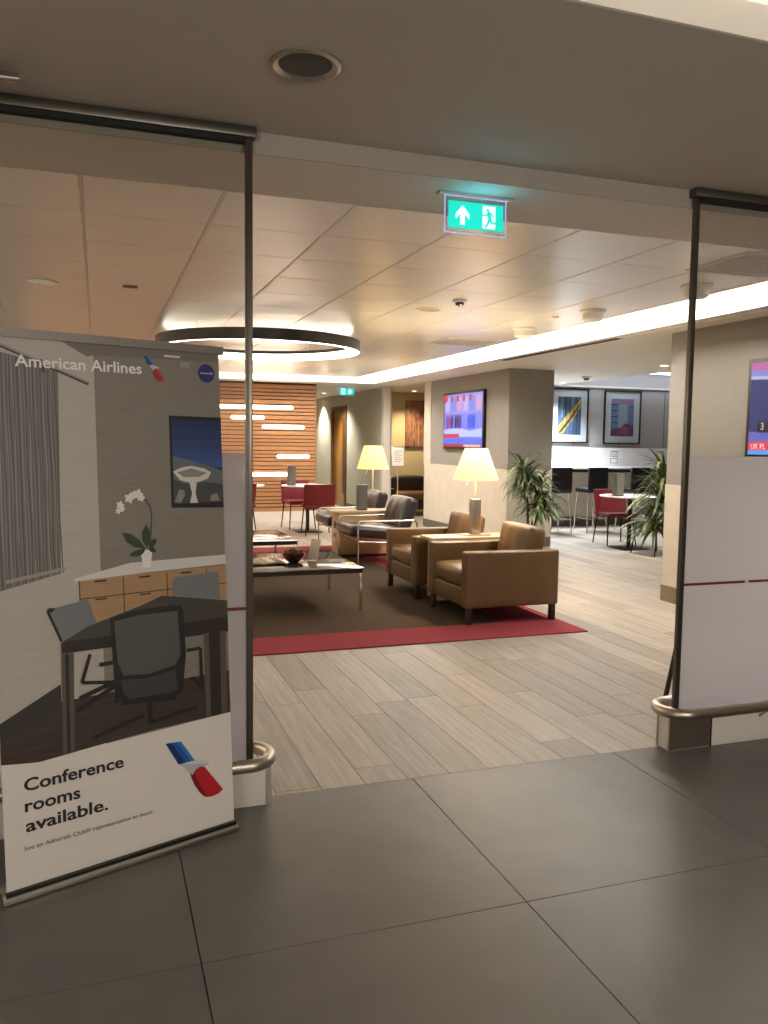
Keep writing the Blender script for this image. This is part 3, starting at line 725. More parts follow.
# ------------------------------------------------------------------ armchairs
def tan_chair(label, loc):
    t = thing('armchair', label, 'armchair', loc, 0, 'tan leather armchairs on the rug')
    W_, D = .80, .83; x0, x1 = -.415, .415; ya, yb = -.40, .40
    for s in (-1,1):
        b = B(); b.rbox((0, s*(.40-.055), .355), (.83,.11,.45), .018, 'tan_leather', bulge=(0,.004,.0)); b.build('armrest', t)
    b = B(); b.rbox((-.02, 0, .205), (.76,.58,.15), .016, 'tan_leather', bulge=(.004,0,0)); b.build('seat_base', t)
    b = B(); b.rbox((-.065, 0, .352), (.68,.578,.145), .035, 'tan_leather', bulge=(.012,.0,.018)); b.build('seat_cushion', t)
    b = B(); b.rbox((.36, 0, .355), (.11,.58,.45), .018, 'tan_leather'); b.build('back_panel', t)
    def pk(P):
        P = P.copy(); 
        if P.x < 0: P.x += .010*abs(math.sin(P.y*3*PI/.57*1.0+PI/2))*(1-abs(P.z)/.25)
        return P
    b = B(); xf = Matrix.Translation((.235,0,.405)) @ Matrix.Rotation(math.radians(10),4,'Y')
    b.rbox((0,0,.17), (.15,.565,.36), .045, 'tan_leather', bulge=(.022,.004,.012), n=14, warp=pk, xf=xf); b.build('back_cushion', t)
    for sx in (-1,1):
        for sy in (-1,1):
            b = B(); b.box(sx*.375-.022,sx*.375+.022,sy*.365-.022,sy*.365+.022,.0,.135,'leg_dark',bev=.002); b.build('leg', t)
    return t
tan_chair('tan leather club armchair nearest the opening, square arms, one side facing us', (3.14,6.27,.010))
tan_chair('tan leather club armchair behind the wooden side table with the lit lamp', (3.14,7.40,.010))
def arc(c, r, a0, a1, n, plane):
    out = []
    for i in range(n+1):
        a = a0+(a1-a0)*i/n; out.append(plane(c[0]+r*math.cos(a), c[1]+r*math.sin(a)))
    return out
def brown_chair(label, loc):
    t = thing('armchair', label, 'armchair', loc, 0, 'dark brown chrome-armed lounge chairs')
    for s in (-1,1):
        y = s*.385; pl = lambda a,c: (a, y, c)
        b = B(); r = .05
        pts = [pl(-.36,.005), pl(-.36,.3)] + arc((-.36+r,.53-r), r, PI, PI/2, 6, pl) + arc((.36-r,.53-r), r, PI/2, 0, 6, pl) + [pl(.36,.3), pl(.36,.005)]
        b.tube(pts, .011, 'chrome', 10); b.build('armrest', t)
    b = B()
    for x in (-.3,.25): b.tube([(x,-.385,.30),(x,.385,.30)], .01, 'chrome')
    b.tube([(-.36,-.385,.30),(.36,-.385,.26)], .01, 'chrome'); b.tube([(-.36,.385,.30),(.36,.385,.26)], .01, 'chrome'); b.build('frame', t)
    b = B(); xf = Matrix.Translation((-.065,0,.385)) @ Matrix.Rotation(math.radians(5),4,'Y')
    def pk(P):
        P = P.copy(); 
        if P.z > 0: P.z += .008*abs(math.cos(P.y*3*PI/.68))
        return P
    b.rbox((0,0,0), (.72,.70,.13), .045, 'brown_leather', bulge=(.01,0,.018), n=12, warp=pk, xf=xf); b.build('seat', t)
    b = B(); xf = Matrix.Translation((.215,0,.37)) @ Matrix.Rotation(math.radians(18),4,'Y')
    def pk2(P):
        P = P.copy(); 
        if P.x < 0: P.x -= .010*abs(math.cos(P.y*3*PI/.66))*(1-(P.z/.26)**2)
        return P
    b.rbox((0,0,.20), (.14,.68,.46), .05, 'brown_leather', bulge=(.02,0,.014), n=14, warp=pk2, xf=xf); b.build('backrest', t)
    return t
brown_chair('dark brown leather lounge chair with chrome arms, next to the tan armchair', (3.15,9.34,.010))
brown_chair('dark brown leather lounge chair with chrome arms, farther one beyond the side table', (3.20,10.545,.010))

# side tables
def side_table(label, loc, dx=.78, dy=.32, h=.595, sock=True):
    t = thing('side_table', label, 'side table', loc, 0)
    b = B(); b.box(-dx/2,dx/2,-dy/2,dy/2,h-.028,h,'table_wood',bev=.004); b.build('tabletop', t)
    b = B(); b.box(-dx/2+.07,dx/2-.04,-dy/2+.015,dy/2-.015,.04,h-.028,'light_wood',bev=.003); b.box(-dx/2+.09,dx/2-.06,-dy/2+.03,dy/2-.03,.0,.04,'dark_metal'); b.build('cabinet_body', t)
    if sock:
        for z in (.40,.27,.17):
            b = B(); b.box(-dx/2+.062,-dx/2+.0702,-.05,.05,z-.042,z+.042,'charcoal' if z==.40 else 'brushed',bev=.002)
            b.box(-dx/2+.059,-dx/2+.0622,-.036,-.006,z-.024,z+.024,'black' if z>.2 else 'brushed'); b.box(-dx/2+.059,-dx/2+.0622,.006,.036,z-.024,z+.024,'black' if z>.2 else 'brushed')
            b.build('power_socket', t)
    return t
side_table('wooden side table with power sockets wedged between the two tan armchairs', (3.17,6.838,.010), .80, .295, .60)
side_table('wooden side table between the two dark brown lounge chairs', (3.13,9.945,.010), .80, .36, .585)
# table lamps
SH = None
def lampshade_mat():
    m, nt, b_ = nodes('lamp_shade'); nt.nodes.remove(b_)
    t = nt.nodes.new('ShaderNodeBsdfTranslucent'); t.inputs[0].default_value = (1,.87,.60,1)
    d = nt.nodes.new('ShaderNodeBsdfDiffuse'); d.inputs[0].default_value = (.95,.85,.65,1)
    mx = nt.nodes.new('ShaderNodeMixShader'); mx.inputs[0].default_value = .35
    nt.links.new(t.outputs[0], mx.inputs[1]); nt.links.new(d.outputs[0], mx.inputs[2]); nt.links.new(mx.outputs[0], nt.nodes['Material Output'].inputs[0])
    return m
SH = lampshade_mat(); BU = emit('bulb', (255,214,150), 60)
def table_lamp(label, loc, zb, energy):
    """zb: table top height above the lamp's base = 0"""
    t = thing('table_lamp', label, 'table lamp', loc, 0)
    b = B(); b.box(-.13,.13,-.075,.075,0,.012,'brushed',bev=.003); b.build('base_plate', t)
    b = B(); b.box(-.043,.043,-.04,.04,.012,.335,'brushed',bev=.008,seg=3); b.build('base', t)
    b = B(); b.tube([(0,0,.33),(0,0,.70)], .009, 'cream_paint', 10); b.build('pole', t)
    b = B(); b.tube([(-.04,0,.60),(-.09,0,.46)], .003, 'cream_paint', 6); b.build('switch_rod', t)
    b = B(); N = 48
    b.lathe([(.207,.508),(.102,.790),(.100,.790),(.205,.508)], SH, N, closed=True); b.build('lamp_shade', t)
    b = B(); b.lathe([(.0005,.70),(.024,.69),(.028,.665),(.014,.63),(.012,.61)], BU, 16); b.build('bulb', t)
    L = bpy.data.lights.new('lamp_bulb','POINT'); L.energy = energy; L.color = (1,.80,.50); L.shadow_soft_size = .04
    lo = bpy.data.objects.new('lamp_bulb', L); C.objects.link(lo); lo.parent = t; lo.location = (0,0,.71)
    return t
table_lamp('lit table lamp with cream cone shade on the side table between the tan armchairs', (3.245,6.838,.610), 0, 30)
t = thing('floor_lamp', 'lit lamp with cream cone shade on a thin pole, behind the brown leather chairs', 'floor lamp', (3.735,11.3,.0))
b = B(); b.lathe([(.0005,0),(.15,0),(.15,.012),(.02,.02)], 'brushed', 32); b.build('base', t)
b = B(); b.tube([(0,0,.012),(0,0,1.30)], .010, 'cream_paint', 10); b.build('pole', t)
b = B(); b.tube([(-.04,0,1.16),(-.11,0,.98)], .003, 'cream_paint', 6); b.build('switch_rod', t)
b = B(); b.lathe([(.232,1.06),(.128,1.392),(.126,1.392),(.230,1.06)], SH, 48, closed=True); b.build('lamp_shade', t)
b = B(); b.lathe([(.0005,1.32),(.024,1.31),(.028,1.285),(.014,1.25),(.012,1.23)], BU, 16); b.build('bulb', t)
L = bpy.data.lights.new('lamp_bulb','POINT'); L.energy = 26; L.color = (1,.80,.50); L.shadow_soft_size = .04
lo = bpy.data.objects.new('lamp_bulb', L); C.objects.link(lo); lo.parent = t; lo.location = (0,0,1.27)

# menu holders
def holder(label, loc):
    t = thing('menu_holder', label, 'menu holder', loc, 0, 'dark upright holders on the tables')
    b = B(); b.box(-.06,.06,-.05,.05,.006,.315,'charcoal',bev=.004); b.build('body', t)
    b = B(); b.box(-.066,.066,-.056,.056,0,.008,'dark_metal',bev=.002); b.build('foot', t)
    b = B(); b.box(-.052,.052,-.0512,-.0498,.02,.30,mat('holder_face',(104,102,94),.45)); b.build('front_card', t)
    return t
holder('dark grey upright holder on the side table between the brown lounge chairs', (3.13-.0,9.90,.595))

# ------------------------------------------------------------------ coffee tables
def coffee_table(label, x0, x1, y0, y1, z=.38):
    t = thing('coffee_table', label, 'coffee table', ((x0+x1)/2,(y0+y1)/2,.010), 0, 'glass coffee tables on the rug')
    w, h = (x1-x0)/2, (y1-y0)/2; z -= .01
    b = B(); b.box(-w,w,-h,h,z-.012,z,'table_glass',bev=.002); b.build('tabletop', t)
    b = B(); e = .03
    b.box(-w+.01,w-.01,-h+.01,-h+.01+e,z-.045,z-.012,'dark_metal'); b.box(-w+.01,w-.01,h-.01-e,h-.01,z-.045,z-.012,'dark_metal')
    b.box(-w+.01,-w+.01+e,-h+.01+e,h-.01-e,z-.045,z-.012,'dark_metal'); b.box(w-.01-e,w-.01,-h+.01+e,h-.01-e,z-.045,z-.012,'dark_metal'); b.build('frame', t)
    for sx in (-1,1):
        for sy in (-1,1):
            b = B(); b.box(sx*(w-.022)-.011,sx*(w-.022)+.011,sy*(h-.022)-.011,sy*(h-.022)+.011,0,z-.012,'chrome',bev=.002); b.build('leg', t)
    return t
coffee_table('low glass coffee table in front with bowl and newspaper on it', .92, 2.13, 6.65, 7.72)
coffee_table('low glass coffee table behind the one holding the bowl', .82, 2.03, 8.66, 9.80)
# bowl with potpourri
bo = thing('bowl', 'dark bronze round bowl of dried seed heads on the front coffee table', 'bowl', (1.62,7.10,.3815))
b = B(); b.lathe([(.03,0),(.045,.002),(.078,.03),(.096,.065),(.095,.092),(.089,.094),(.088,.068),(.07,.035),(.03,.012),(.0005,.011)], 'copper', 32); b.build('vessel', bo)
b = B(); random.seed(5)
POD = [mat('pod_brown',(92,58,36),.7), mat('pod_green',(92,98,54),.7), mat('pod_tan',(150,112,70),.7)]
for i in range(34):
    a = random.random()*6.28; r = .068*math.sqrt(random.random()); s = random.uniform(.013,.02)
    b.rbox((r*math.cos(a), r*math.sin(a), .085+random.uniform(0,.03)), (s*1.6,s*1.6,s*1.3), s*.62, POD[i%3], n=1)
for i in range(16):
    a = random.random()*6.28; r = .05; b.tube([(r*math.cos(a)*.5,r*math.sin(a)*.5,.085),(r*math.cos(a)*1.7,r*math.sin(a)*1.7,.118)], .003, POD[1], 5, r2=.001)
o = b.build('seed_heads', bo); o['kind'] = 'stuff'
# newspaper
nw = thing('newspaper', 'open cream newspaper lying left of the bowl on the front coffee table', 'newspaper', (1.33,7.12,.3815), .06)
for k in range(3):
    b = B(); nx = 16
    def hgt(u): return .006*k+.004+.010*abs(math.sin(u*PI*2))**.6
    x0, x1, y0, y1 = -.23+.008*k, .20-.006*k, -.17+.006*k, .17
    for i in range(nx):
        u0, u1 = i/nx, (i+1)/nx; xa, xb = x0+(x1-x0)*u0, x0+(x1-x0)*u1; za, zb = hgt(u0), hgt(u1)
        b.face([(xa,y0,za),(xb,y0,zb),(xb,y1,zb),(xa,y1,za)], 'paper', True)
        b.face([(xa,y0,za-.003),(xb,y0,zb-.003),(xb,y1,zb-.003),(xa,y1,za-.003)], 'paper', True)
    b.build('page', nw)
b = B()
for c in range(4):
    for r_ in range(13):
        xx = -.19+.095*c; yy = -.15+.022*r_; u = (xx+.03+.214)/.414
        b.box(xx,xx+.075,yy,yy+.006,hgt(u)+.0008,hgt(u)+.0014,'ink')
b.build('print_columns', nw)
# leaning acrylic card
cd = thing('card_stand', 'clear acrylic card stand leaning back on the front coffee table', 'card stand', (1.80,7.14,.3815), -1.15)
xf = Matrix.Rotation(math.radians(-14),4,'X')
b = B(); b.box(-.07,.07,-.002,.002,.0,.20,'acrylic',xf=xf); b.build('back_plate', cd)
b = B(); b.box(-.066,.066,-.0045,-.0022,.015,.195,mat('card_face',(196,186,166),.6),xf=xf); b.build('card', cd)
b = B(); b.tube([(-.04,-.01,.004)]+[(-.0+.045*math.cos(a*PI/8), -.05+.04*math.sin(a*PI/8), .005) for a in range(1,16)], .003, 'acrylic', 6); b.box(-.07,.07,-.06,.0,.0,.003,'acrylic'); b.build('foot', cd)

# ------------------------------------------------------------------ dining sets
def dining_chair(label, loc, rz, m='red_fabric', seat='red_fabric', group='red dining chairs'):
    """faces local -x"""
    t = thing('dining_chair', label, 'chair', loc, rz, group)
    b = B(); b.rbox((-.02,0,.445), (.46,.46,.05), .02, seat, bulge=(0,0,.006)); b.build('seat', t)
    b = B()
    def wp(P):
        P = P.copy(); P.x += -.16*(abs(P.y)/.24)**3*.35 + .05*(P.z/.2); return P
    b.rbox((.215,0,.60), (.035,.49,.385), .015, m, n=12, warp=wp); b.build('backrest', t)
    for sx in (-1,1):
        for sy in (-1,1):
            b = B(); b.tube([(sx*.17,sy*.19,.425),(sx*.225,sy*.225,.0)], .011, 'black_metal', 8, r2=.009); b.build('leg', t)
    b = B(); b.box(-.19,.19,-.19,.19,.405,.422,'black_metal',bev=.004); b.build('seat_frame', t)
    return t
def round_table(label, loc, r=.40, h=.745, sq=False):
    t = thing('round_table', label, 'table', loc, 0, 'small white pedestal tables')
    b = B(); b.lathe([(.0005,h-.02),(r-.012,h-.02),(r,h-.012),(r,h-.004),(r-.004,h),(.0005,h)], 'white', 40); b.build('tabletop', t)
    b = B(); b.tube([(0,0,.012),(0,0,h-.02)], .03, 'black_metal', 16); b.build('column', t)
    b = B(); b.box(-.2,.2,-.2,.2,0,.014,'black_metal',bev=.004); b.build('base', t)
    return t
round_table('white round pedestal table before the timber slats, with dark holder and red chairs', (3.17,12.9,0), .42)
round_table('white round pedestal table mostly hidden behind the left bronze post', (2.08,13.05,0), .42)
dining_chair('red dining chair with its back to us at the table before the timber slats', (3.22,12.45,0), -PI/2-.08)
dining_chair('red dining chair left of the dark holder, on the far side of the table', (3.14,13.42,0), PI/2+.1)
dining_chair('red dining chair whose edge shows beside the left bronze post', (2.0,12.70,0), -PI/2+.3)
holder('dark grey upright holder on the round table before the timber slats', (2.89,12.85,.745))
round_table('white round pedestal table near the bar stools at right', (7.02,9.78,0), .42)
dining_chair('red dining chair behind the small table in front of the bar stools', (7.12,10.27,0), PI/2-.12)
dining_chair('dark grey dining chair at right of the small table, half behind the plant', (7.02,9.18,0), .1, 'grey_fabric', 'grey_fabric', 'grey dining chairs')
holder('dark grey upright holder on the small table near the bar stools', (6.76,9.70,.745))

# ------------------------------------------------------------------ bar counter and stools
t = thing('bar_counter', 'long white counter with bright splashback along the grey wall', 'counter', (8.25,12.76,0))
b = B(); b.box(-2.19,2.2,-.46,-.001,1.02,1.055,'white',bev=.004); b.build('worktop', t)
b = B(); b.box(-2.19,2.2,-.03,-.001,1.055,1.39,'white',bev=.003); b.build('splashback', t)
b = B(); b.box(-2.19,2.2,-.44,-.40,.97,1.02,'dark_metal'); b.build('underframe', t)
for x in (-.42,.51,1.5):
    b = B(); b.box(x-.075,x+.075,-.034,-.030,1.235,1.335,'charcoal'); b.box(x-.068,x-.004,-.0365,-.034,1.245,1.325,'white'); b.box(x+.004,x+.068,-.0365,-.034,1.245,1.325,'white')
    for q in (-.036,.036): 
        b.box(x+q-.008,x+q+.008,-.038,-.0365,1.30,1.318,'charcoal'); b.box(x+q-.02,x+q-.010,-.038,-.0365,1.262,1.28,'charcoal'); b.box(x+q+.010,x+q+.02,-.038,-.0365,1.262,1.28,'charcoal')
    b.build('power_socket', t)
    b = B(); b.box(x-.075,x+.075,-.034,-.030,1.115,1.205,'charcoal'); b.box(x-.066,x+.066,-.0365,-.034,1.124,1.196,'white'); b.build('data_socket', t)
b = B(); b.box(.0,.16,-.034,-.030,1.13,1.16,'charcoal'); b.box(.006,.154,-.0365,-.034,1.134,1.156,'white'); b.build('switch_plate', t)
def stool(label, loc, rz):
    t = thing('bar_stool', label, 'bar stool', loc, rz, 'black bar stools at the counter')
    b = B(); b.rbox((0,.0,.70), (.38,.40,.075), .025, 'black_leather', bulge=(0,0,.008)); b.build('seat', t)
    b = B(); b.rbox((0,-.19,.885), (.37,.05,.385), .02, 'black_leather'); b.build('backrest', t)
    for sx in (-1,1):
        for sy in (-1,1):
            b = B(); b.tube([(sx*.15,sy*.16,.665),(sx*.19,sy*.205,0)], .011, 'chrome', 8); b.build('leg', t)
    b = B(); P4 = [(-.181,-.195,.24),(.181,-.195,.24),(.181,.195,.24),(-.181,.195,.24)]
    for i in range(4): b.tube([P4[i],P4[(i+1)%4]], .008, 'chrome', 8)
    b.build('footrest', t); return t
stool('black bar stool leftmost at the white counter, beside the pier', (7.02,11.78,0), 0)
stool('black bar stool second from the left at the white counter, behind the red chair', (7.69,11.78,0), 0)
stool('black bar stool rightmost at the white counter, half behind the plant', (8.50,11.78,0), 0)
# framed pictures
def picture(label, x0, x1, z0, z1, kind):
    t = thing('picture_frame', label, 'framed picture', ((x0+x1)/2,12.785,(z0+z1)/2)); w, h = (x1-x0)/2, (z1-z0)/2; f_ = .022
    b = B(); b.box(-w,w,-.03,0,h-f_,h,'black'); b.box(-w,w,-.03,0,-h,-h+f_,'black'); b.box(-w,-w+f_,-.03,0,-h+f_,h-f_,'black'); b.box(w-f_,w,-.03,0,-h+f_,h-f_,'black'); b.build('frame', t)
    b = B(); b.box(-w+f_,w-f_,-.012,-.002,-h+f_,h-f_,'mat_board'); b.build('mat_board', t)
    b = B(); random.seed(11+kind); aw, ah = w*.62, h*.70
    L = [0]
    def q(poly, rgb):
        L[0] += .0002; b.face([(a*aw, -.0125-L[0], c*ah) for a,c in poly], mat('artwork', rgb, .6))
    if kind == 0:
        q([(-1,-1),(1,-1),(1,1),(-1,1)], (92,116,146))
        for i in range(7): 
            a = -1+i*.3; q([(a,1),(a+.12,1),(a+.12,.0-.1*i%.6),(a,-.1)], [(60,84,112),(130,158,180),(48,60,84)][i%3])
        q([(-1,-1),(-1,-.6),(-.2,.05),(.3,.4),(1,.95),(1,.55),(.4,-.1),(-.2,-.6),(-.6,-1)], (216,178,84))
        q([(-.9,-.85),(-.1,-.2),(.95,.7),(.95,.62),(0,-.35),(-.8,-.95)], (70,62,60))
        q([(.2,-1),(1,-1),(1,.3),(.55,-.1),(.3,-.6)], (74,96,128))
        for i in range(5): q([(-.6+.3*i,-1),(-.55+.3*i,-1),(-.5+.3*i,.9),(-.55+.3*i,.9)], (50,60,70))
    else:
        q([(-1,-1),(1,-1),(1,1),(-1,1)], (134,160,190))
        q([(-1,.72),(1,.72),(1,1),(-1,1)], (172,140,190))
        q([(-.35,-.6),(.45,-.6),(.45,.7),(-.35,.7)], (178,190,206))
        for i in range(11): q([(-1,-.95+.16*i),(-.4,-.95+.16*i),(-.4,-.88+.16*i),(-1,-.88+.16*i)], [(70,96,170),(120,150,196)][i%2])
        for i in range(10): q([(.5,-.9+.16*i),(1,-.9+.16*i),(1,-.84+.16*i),(.5,-.84+.16*i)], (100,128,176))
        q([(-1,-1),(1,-1),(1,-.45),(.3,-.3),(-.2,-.55),(-1,-.7)], (120,74,130))
        q([(-.4,-.9),(.6,-.9),(.5,-.5),(0,-.4)], (168,90,110))
    b.build('artwork', t, fixn=False)
    b = B(); b.box(-w+f_,w-f_,-.022,-.020,-h+f_,h-f_,'acrylic'); b.build('glazing', t)
picture('black framed cityscape print with golden diagonal, left of the pair above the counter', 7.47, 8.22, 1.47, 2.42, 0)
picture('black framed blue and violet print, right of the pair above the counter', 8.55, 9.32, 1.46, 2.41, 1)

# ------------------------------------------------------------------ televisions
def tv(name_label, w, h, loc, rz):
    """screen faces local -y"""
    t = thing('television', name_label, 'television', loc, rz)
    b = B(); b.box(-w/2,w/2,-.045,-.0,-h/2,h/2,'black',bev=.004); b.build('casing', t)
    return t
def screen(t, w, h, shapes, lift=1.0, name='screen', words_=()):
    b = B(); sw, sh_ = w/2-.035, h/2-.035; L = [.0458]
    for poly, rgb, e in shapes:
        L[0] += .00025; b.face([(a*sw, -L[0], c*sh_) for a,c in poly], emit('screen_light', rgb, e*lift))
    for (s_, x, z, sz, rgb, e) in words_:
        text_poly(b, s_, sz, lambda X,Y: (x*sw+X, -L[0]-.0005, z*sh_+Y), emit('screen_text', rgb, e))
    return b.build(name, t, fixn=False)
def rect(a,c,d,e): return [(a,c),(d,c),(d,e),(a,e)]
w, h = 1.46, .88
t = tv('wall television showing a lilac and blue news picture, on the pier behind the lamp', w, h, (5.3335,11.66,1.79), -PI/2)
S = [(rect(-1,-1,1,1), (124,128,240), 1.0), (rect(-1,.25,1,1), (150,140,220), 1.0)]
for i in range(6): S.append((rect(-.95+.33*i, .35, -.70+.33*i, .9), [(176,170,230),(120,130,220),(196,150,200)][i%3], 1.0))
for i in range(5): S.append((rect(-.98+.33*i, .72, -.86+.33*i, .95), (190,60,90), .9))
S.append(([(-1,-.35),(-.2,-.25),(.4,-.4),(1,-.3),(1,-.62),(-1,-.6)], (170,180,250), 1.2))
for (x,c) in ((-.82,(150,60,170)),(-.68,(170,70,150)),(-.55,(60,50,120)),(-.35,(50,40,110)),(-.22,(60,50,130)),(-.1,(90,60,160)),(.35,(50,90,240)),(.48,(60,100,250)),(.6,(40,80,230))):
    S.append(([(x-.05,-.3),(x+.05,-.3),(x+.07,.05),(x+.03,.22),(x-.03,.22),(x-.07,.05)], c, .8))
S += [(rect(-1,-.66,-.15,-.5), (214,60,80), .9), (rect(-1,-.88,1,-.68), (90,110,230), 1.0), (rect(-1,-1,1,-.89), (190,40,60), .8), (rect(.1,-.98,.95,-.91), (230,200,210), 1.0), (rect(-1,.78,-.8,.97), (220,40,50), 1.0)]
screen(t, w, h, S, .42)
w, h = 1.35, .79
t = tv('large wall television with dark blue globe picture, at the right edge behind the glass', w, h, (4.9835,4.71,1.745), -PI/2)
S = [(rect(-1,-1,1,1), (52,66,170), .8), (rect(-1,.6,1,1), (150,150,235), .9), (rect(-1,.84,-.6,1), (214,110,190), .9)]
S.append(([(-1,.35)]+[(-1+1.1*math.sin(a*PI/16)*1.0, -.25+.9*math.cos(a*PI/16)) for a in range(0,9)]+[(.1,-.5),(-1,-.5)], (42,58,140), .7))
for i in range(8):
    a0, a1 = (i)*PI/16, (i+1)*PI/16
    S.append(([(-1+1.1*math.sin(a0), -.25+.9*math.cos(a0)),(-1+1.16*math.sin(a0), -.25+.97*math.cos(a0)),(-1+1.16*math.sin(a1), -.25+.97*math.cos(a1)),(-1+1.1*math.sin(a1), -.25+.9*math.cos(a1))], (190,200,245), 1.0))
S += [(rect(-1,-.72,1,-.5), (110,110,210), .9), (rect(-.86,-.52,-.5,-.28), (10,14,50), .6), (rect(-1,-.9,1,-.72), (236,60,90), 1.0), (rect(-1,-1,1,-.9), (96,160,240), 1.1)]
screen(t, w, h, S, .42, words_=(('UK PL', -.95, -.875, .06, (255,235,235), .5), ('3', -.8, -.46, .08, (240,240,255), .45)))

# ------------------------------------------------------------------ recess: sofa, canvas, sign stand
t = thing('sofa', 'dark brown leather sofa in the golden lit recess beyond the pier', 'sofa', (6.35,15.55,0), 0)
b = B(); b.rbox((0,.05,.22), (1.75,.80,.20), .02, 'brown_leather'); b.build('seat_base', t)
for x in (-.43,.43):
    b = B(); b.rbox((x,-.04,.385), (.84,.62,.15), .04, 'tan_leather', bulge=(0,0,.015)); b.build('seat_cushion', t)
    b = B(); b.rbox((x,.34,.56), (.84,.16,.40), .05, 'brown_leather', bulge=(0,.02,.01)); b.build('back_cushion', t)
for x in (-.93,.93):
    b = B(); b.rbox((x,.03,.31), (.13,.86,.46), .02, 'brown_leather'); b.build('armrest', t)
for x in (-.9,.9):
    for y in (-.3,.38):
        b = B(); b.box(x-.02,x+.02,y-.02,y+.02,0,.10,'leg_dark'); b.build('leg', t)
t = thing('canvas_painting', 'tall unframed brown and orange cityscape canvas above the sofa', 'painting', (6.56,16.1505,1.83))
CV = mat('canvas', (150,104,84), .8)
m, nt, pb = nodes('canvas_print')
tc = nt.nodes.new('ShaderNodeTexCoord'); n1 = nt.nodes.new('ShaderNodeTexVoronoi'); n1.inputs['Scale'].default_value = 9; mpp = nt.nodes.new('ShaderNodeMapping'); mpp.inputs['Scale'].default_value = (1.4,1,.8)
nt.links.new(tc.outputs['Object'], mpp.inputs[0]); nt.links.new(mpp.outputs[0], n1.inputs['Vector'])
rr = nt.nodes.new('ShaderNodeValToRGB'); rr.color_ramp.elements[0].color = lin((96,66,62))+(1,); rr.color_ramp.elements[1].color = lin((176,146,120))+(1,)
e_ = rr.color_ramp.elements.new(.5); e_.color = lin((146,96,74))+(1,)
nt.links.new(n1.outputs['Distance'], rr.inputs[0]); nt.links.new(rr.outputs[0], pb.inputs['Base Color'])
b = B(); b.box(-.53,.53,-.045,-.001,-.475,.475,m,bev=.004); b.build('canvas', t)
b = B(); random.seed(9)
for i in range(18):
    x = -.5+.058*i; hh = random.uniform(.05,.5); b.box(x,x+random.uniform(.02,.05),-.047,-.0455,-.47,-.3+hh,mat('painted_tower',tuple(int(k_*q_) for k_ in (random.uniform(.6,1.0),) for q_ in (200,146,112)),.8))
b.build('painted_skyline', t)
t = thing('sign_stand', 'floor-standing sign holder with a white notice in front of the recess', 'sign', (4.86,13.35,0), 0)
b = B(); b.lathe([(.0005,0),(.15,0),(.15,.008),(.02,.014)], 'brushed', 28); b.build('base', t)
b = B(); b.tube([(0,0,.012),(0,0,1.12)], .012, 'chrome', 10); b.build('pole', t)
b = B(); b.box(-.12,.12,-.012,.004,1.03,1.37,'brushed',bev=.003); b.build('frame', t)
b = B(); b.box(-.105,.105,-.0135,-.012,1.045,1.355,'white_paint')
for i in range(6): b.box(-.07,.07-.03*(i%2),-.0142,-.0135,1.29-.035*i,1.30-.035*i,'ink')
b.build('notice', t)

# ------------------------------------------------------------------ plants
def plant(label, loc, heads, seed, n=46, pot_r=.2, pot_h=.42, pot='white_paint', LL=.42):
    t = thing('potted_plant', label, 'plant', loc, 0, 'tall potted plants with long narrow leaves')
    b = B(); b.lathe([(.0005,0),(pot_r*.82,0),(pot_r,pot_h),(pot_r-.02,pot_h),(pot_r-.03,pot_h-.05),(.0005,pot_h-.05)], pot, 32); b.build('pot', t)
    b = B(); b.lathe([(.0005,pot_h-.04),(pot_r-.032,pot_h-.046)], 'soil', 24); b.build('soil', t)
    b = B(); lf = B(); random.seed(seed)
    for (hx,hy,hz,sc) in heads:
        b.tube([(hx*.25,hy*.25,pot_h-.06),(hx*.5,hy*.5,(pot_h+hz)/2),(hx,hy,hz)], .014, 'stem', 8, r2=.009)
        for i in range(n):
            a = random.random()*2*PI; el = random.uniform(.1,1.35); ln = LL*sc*random.uniform(.65,1.1); w = random.uniform(.013,.023)
            d = Vector((math.cos(a)*math.cos(el), math.sin(a)*math.cos(el), math.sin(el))); sd = Vector((-math.sin(a), math.cos(a), 0))
            p = Vector((hx,hy,hz-random.uniform(0,.16)*sc)); prev = None; N = 7; st_ = ln/N
            droop = random.uniform(.16,.34); mm = 'leaf' if random.random() < .72 else 'leaf_pale'
            idx = lf.mi(mm)
            for k in range(N+1):
                u = k/N; ww = w*(math.sin(PI*min(1,.12+u*.88))**.7)+.0006
                a1 = lf.bm.verts.new(p-sd*ww); a2 = lf.bm.verts.new(p+Vector((0,0,-ww*.25))); a3 = lf.bm.verts.new(p+sd*ww)
                if prev:
                    for (q0,q1,q2,q3) in ((prev[0],prev[1],a2,a1),(prev[1],prev[2],a3,a2)):
                        f = lf.bm.faces.new((q0,q1,q2,q3)); f.smooth = True; f.material_index = idx
                prev = (a1,a2,a3); d = (d+Vector((0,0,-droop))).normalized(); p = p+d*st_
    b.build('stem', t); lf.build('foliage', t, fixn=False)
    return t
plant('tall leafy green plant before the pier, behind the nearest tan armchair', (5.42,9.72,0), [(-.12,-.02,1.12,1.0),(.10,.0,.92,.95),(.02,-.12,.66,.9),(-.05,.05,.98,.9),(.16,-.08,.70,.9)], 4, 62, .19, .34, LL=.46)
plant('tall leafy green plant at the end of the right wall, partly cut off by it', (5.66,7.0,0), [(-.19,.05,1.16,1.0),(-.27,-.02,.93,1.0),(-.23,.12,.70,.95),(-.08,.0,.9,.9)], 8, 62, .17, .34, LL=.46)

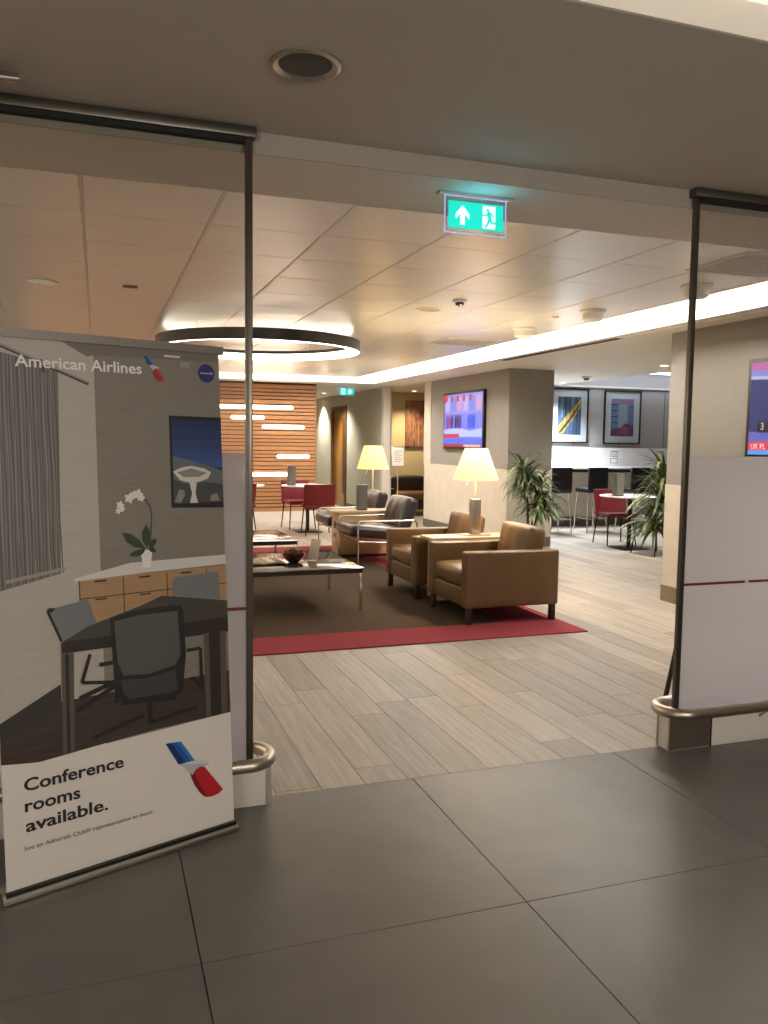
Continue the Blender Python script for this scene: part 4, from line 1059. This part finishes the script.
# second level: pieces that sit on a part belong to that part
UNDER = {'power_socket':('cabinet_body','splashback'), 'data_socket':('splashback',), 'switch_plate':('splashback',), 'screen':('casing',),
 'arrow_symbol':('green_panel',), 'pictogram':('green_panel',), 'printed_photo':('printed_panel',), 'lettering':('printed_panel',), 'emblem':('printed_panel',),
 'round_badge':('printed_panel',), 'frosted_film':('glass_pane',), 'accent_line':('glass_pane',), 'artwork':('mat_board',), 'bulb':('lamp_shade',),
 'plinth_trim':('plinth',), 'plinth_cladding':('plinth',), 'plinth_joint':('plinth',), 'painted_skyline':('canvas',), 'notice':('frame',), 'print_columns':('page',), 'cassette_slot':('cassette_base',), 'rail_bracket':('bumper_rail',)}
for o in list(C.objects):
    if o.type == 'MESH' and o.parent and o.parent.type == 'EMPTY':
        want = UNDER.get(o.name.split('.')[0])
        if want:
            for q in o.parent.children:
                if q.name.split('.')[0] in want: o.parent = q; break

# ------------------------------------------------------------------ added fill lights and world
def globe(label, x, y, z, r, e, col=(1,.90,.78), s=3.0):
    t = thing('fill_globe', label, 'pendant light', (x,y,0))  # globes added behind the camera to light the entrance and banner
    b = B(); b.lathe([(max(.0005,r*math.sin(a*PI/16)), z-r*math.cos(a*PI/16)) for a in range(17)], emit('globe_glow', (255,249,240), s), 32); b.build('globe', t)
    b = B(); b.tube([(0,0,z+r-.002),(0,0,ZL)], .006, 'black_metal', 8); b.build('cord', t)
globe('unseen opal globe added as fill light, at left behind the viewpoint', -1.7, -1.9, 1.95, .22, 0, s=26)
globe('unseen opal globe added as fill light, at right behind the viewpoint', 2.1, -1.5, 1.95, .22, 0, s=30)
b = B(); b.box(7.7,10.4,12.50,12.62,2.715,2.742,emit('pocket_fill',(226,236,255),3)); tag(b.build('cove_light'), 'cool fill light strip added above the counter wall', 'ceiling light')  # glowing strip added in the ceiling pocket to brighten the bar wall
def area(x,y,z,sx,sy,e,col,name='ceiling_panel_glow'):
    L = bpy.data.lights.new(name,'AREA'); L.shape = 'RECTANGLE'; L.size = sx; L.size_y = sy; L.energy = e; L.color = col
    o = bpy.data.objects.new(name, L); C.objects.link(o); o.location = (x,y,z); return o
w = bpy.data.worlds.new('world'); bpy.context.scene.world = w; w.use_nodes = True
w.node_tree.nodes['Background'].inputs[0].default_value = (.9,.85,.8,1); w.node_tree.nodes['Background'].inputs[1].default_value = .05
sc = bpy.context.scene
sc.view_settings.view_transform = 'Standard'; sc.view_settings.look = 'None'; sc.view_settings.gamma = 1; sc.view_settings.use_curve_mapping = False
sc.view_settings.exposure = 1.45
sc.cycles.use_denoising = True
sc.cycles.max_bounces = 8; sc.cycles.diffuse_bounces = 4; sc.cycles.transparent_max_bounces = 12
sc.cycles.sample_clamp_indirect = 6
sc.cycles.caustics_reflective = False; sc.cycles.caustics_refractive = False
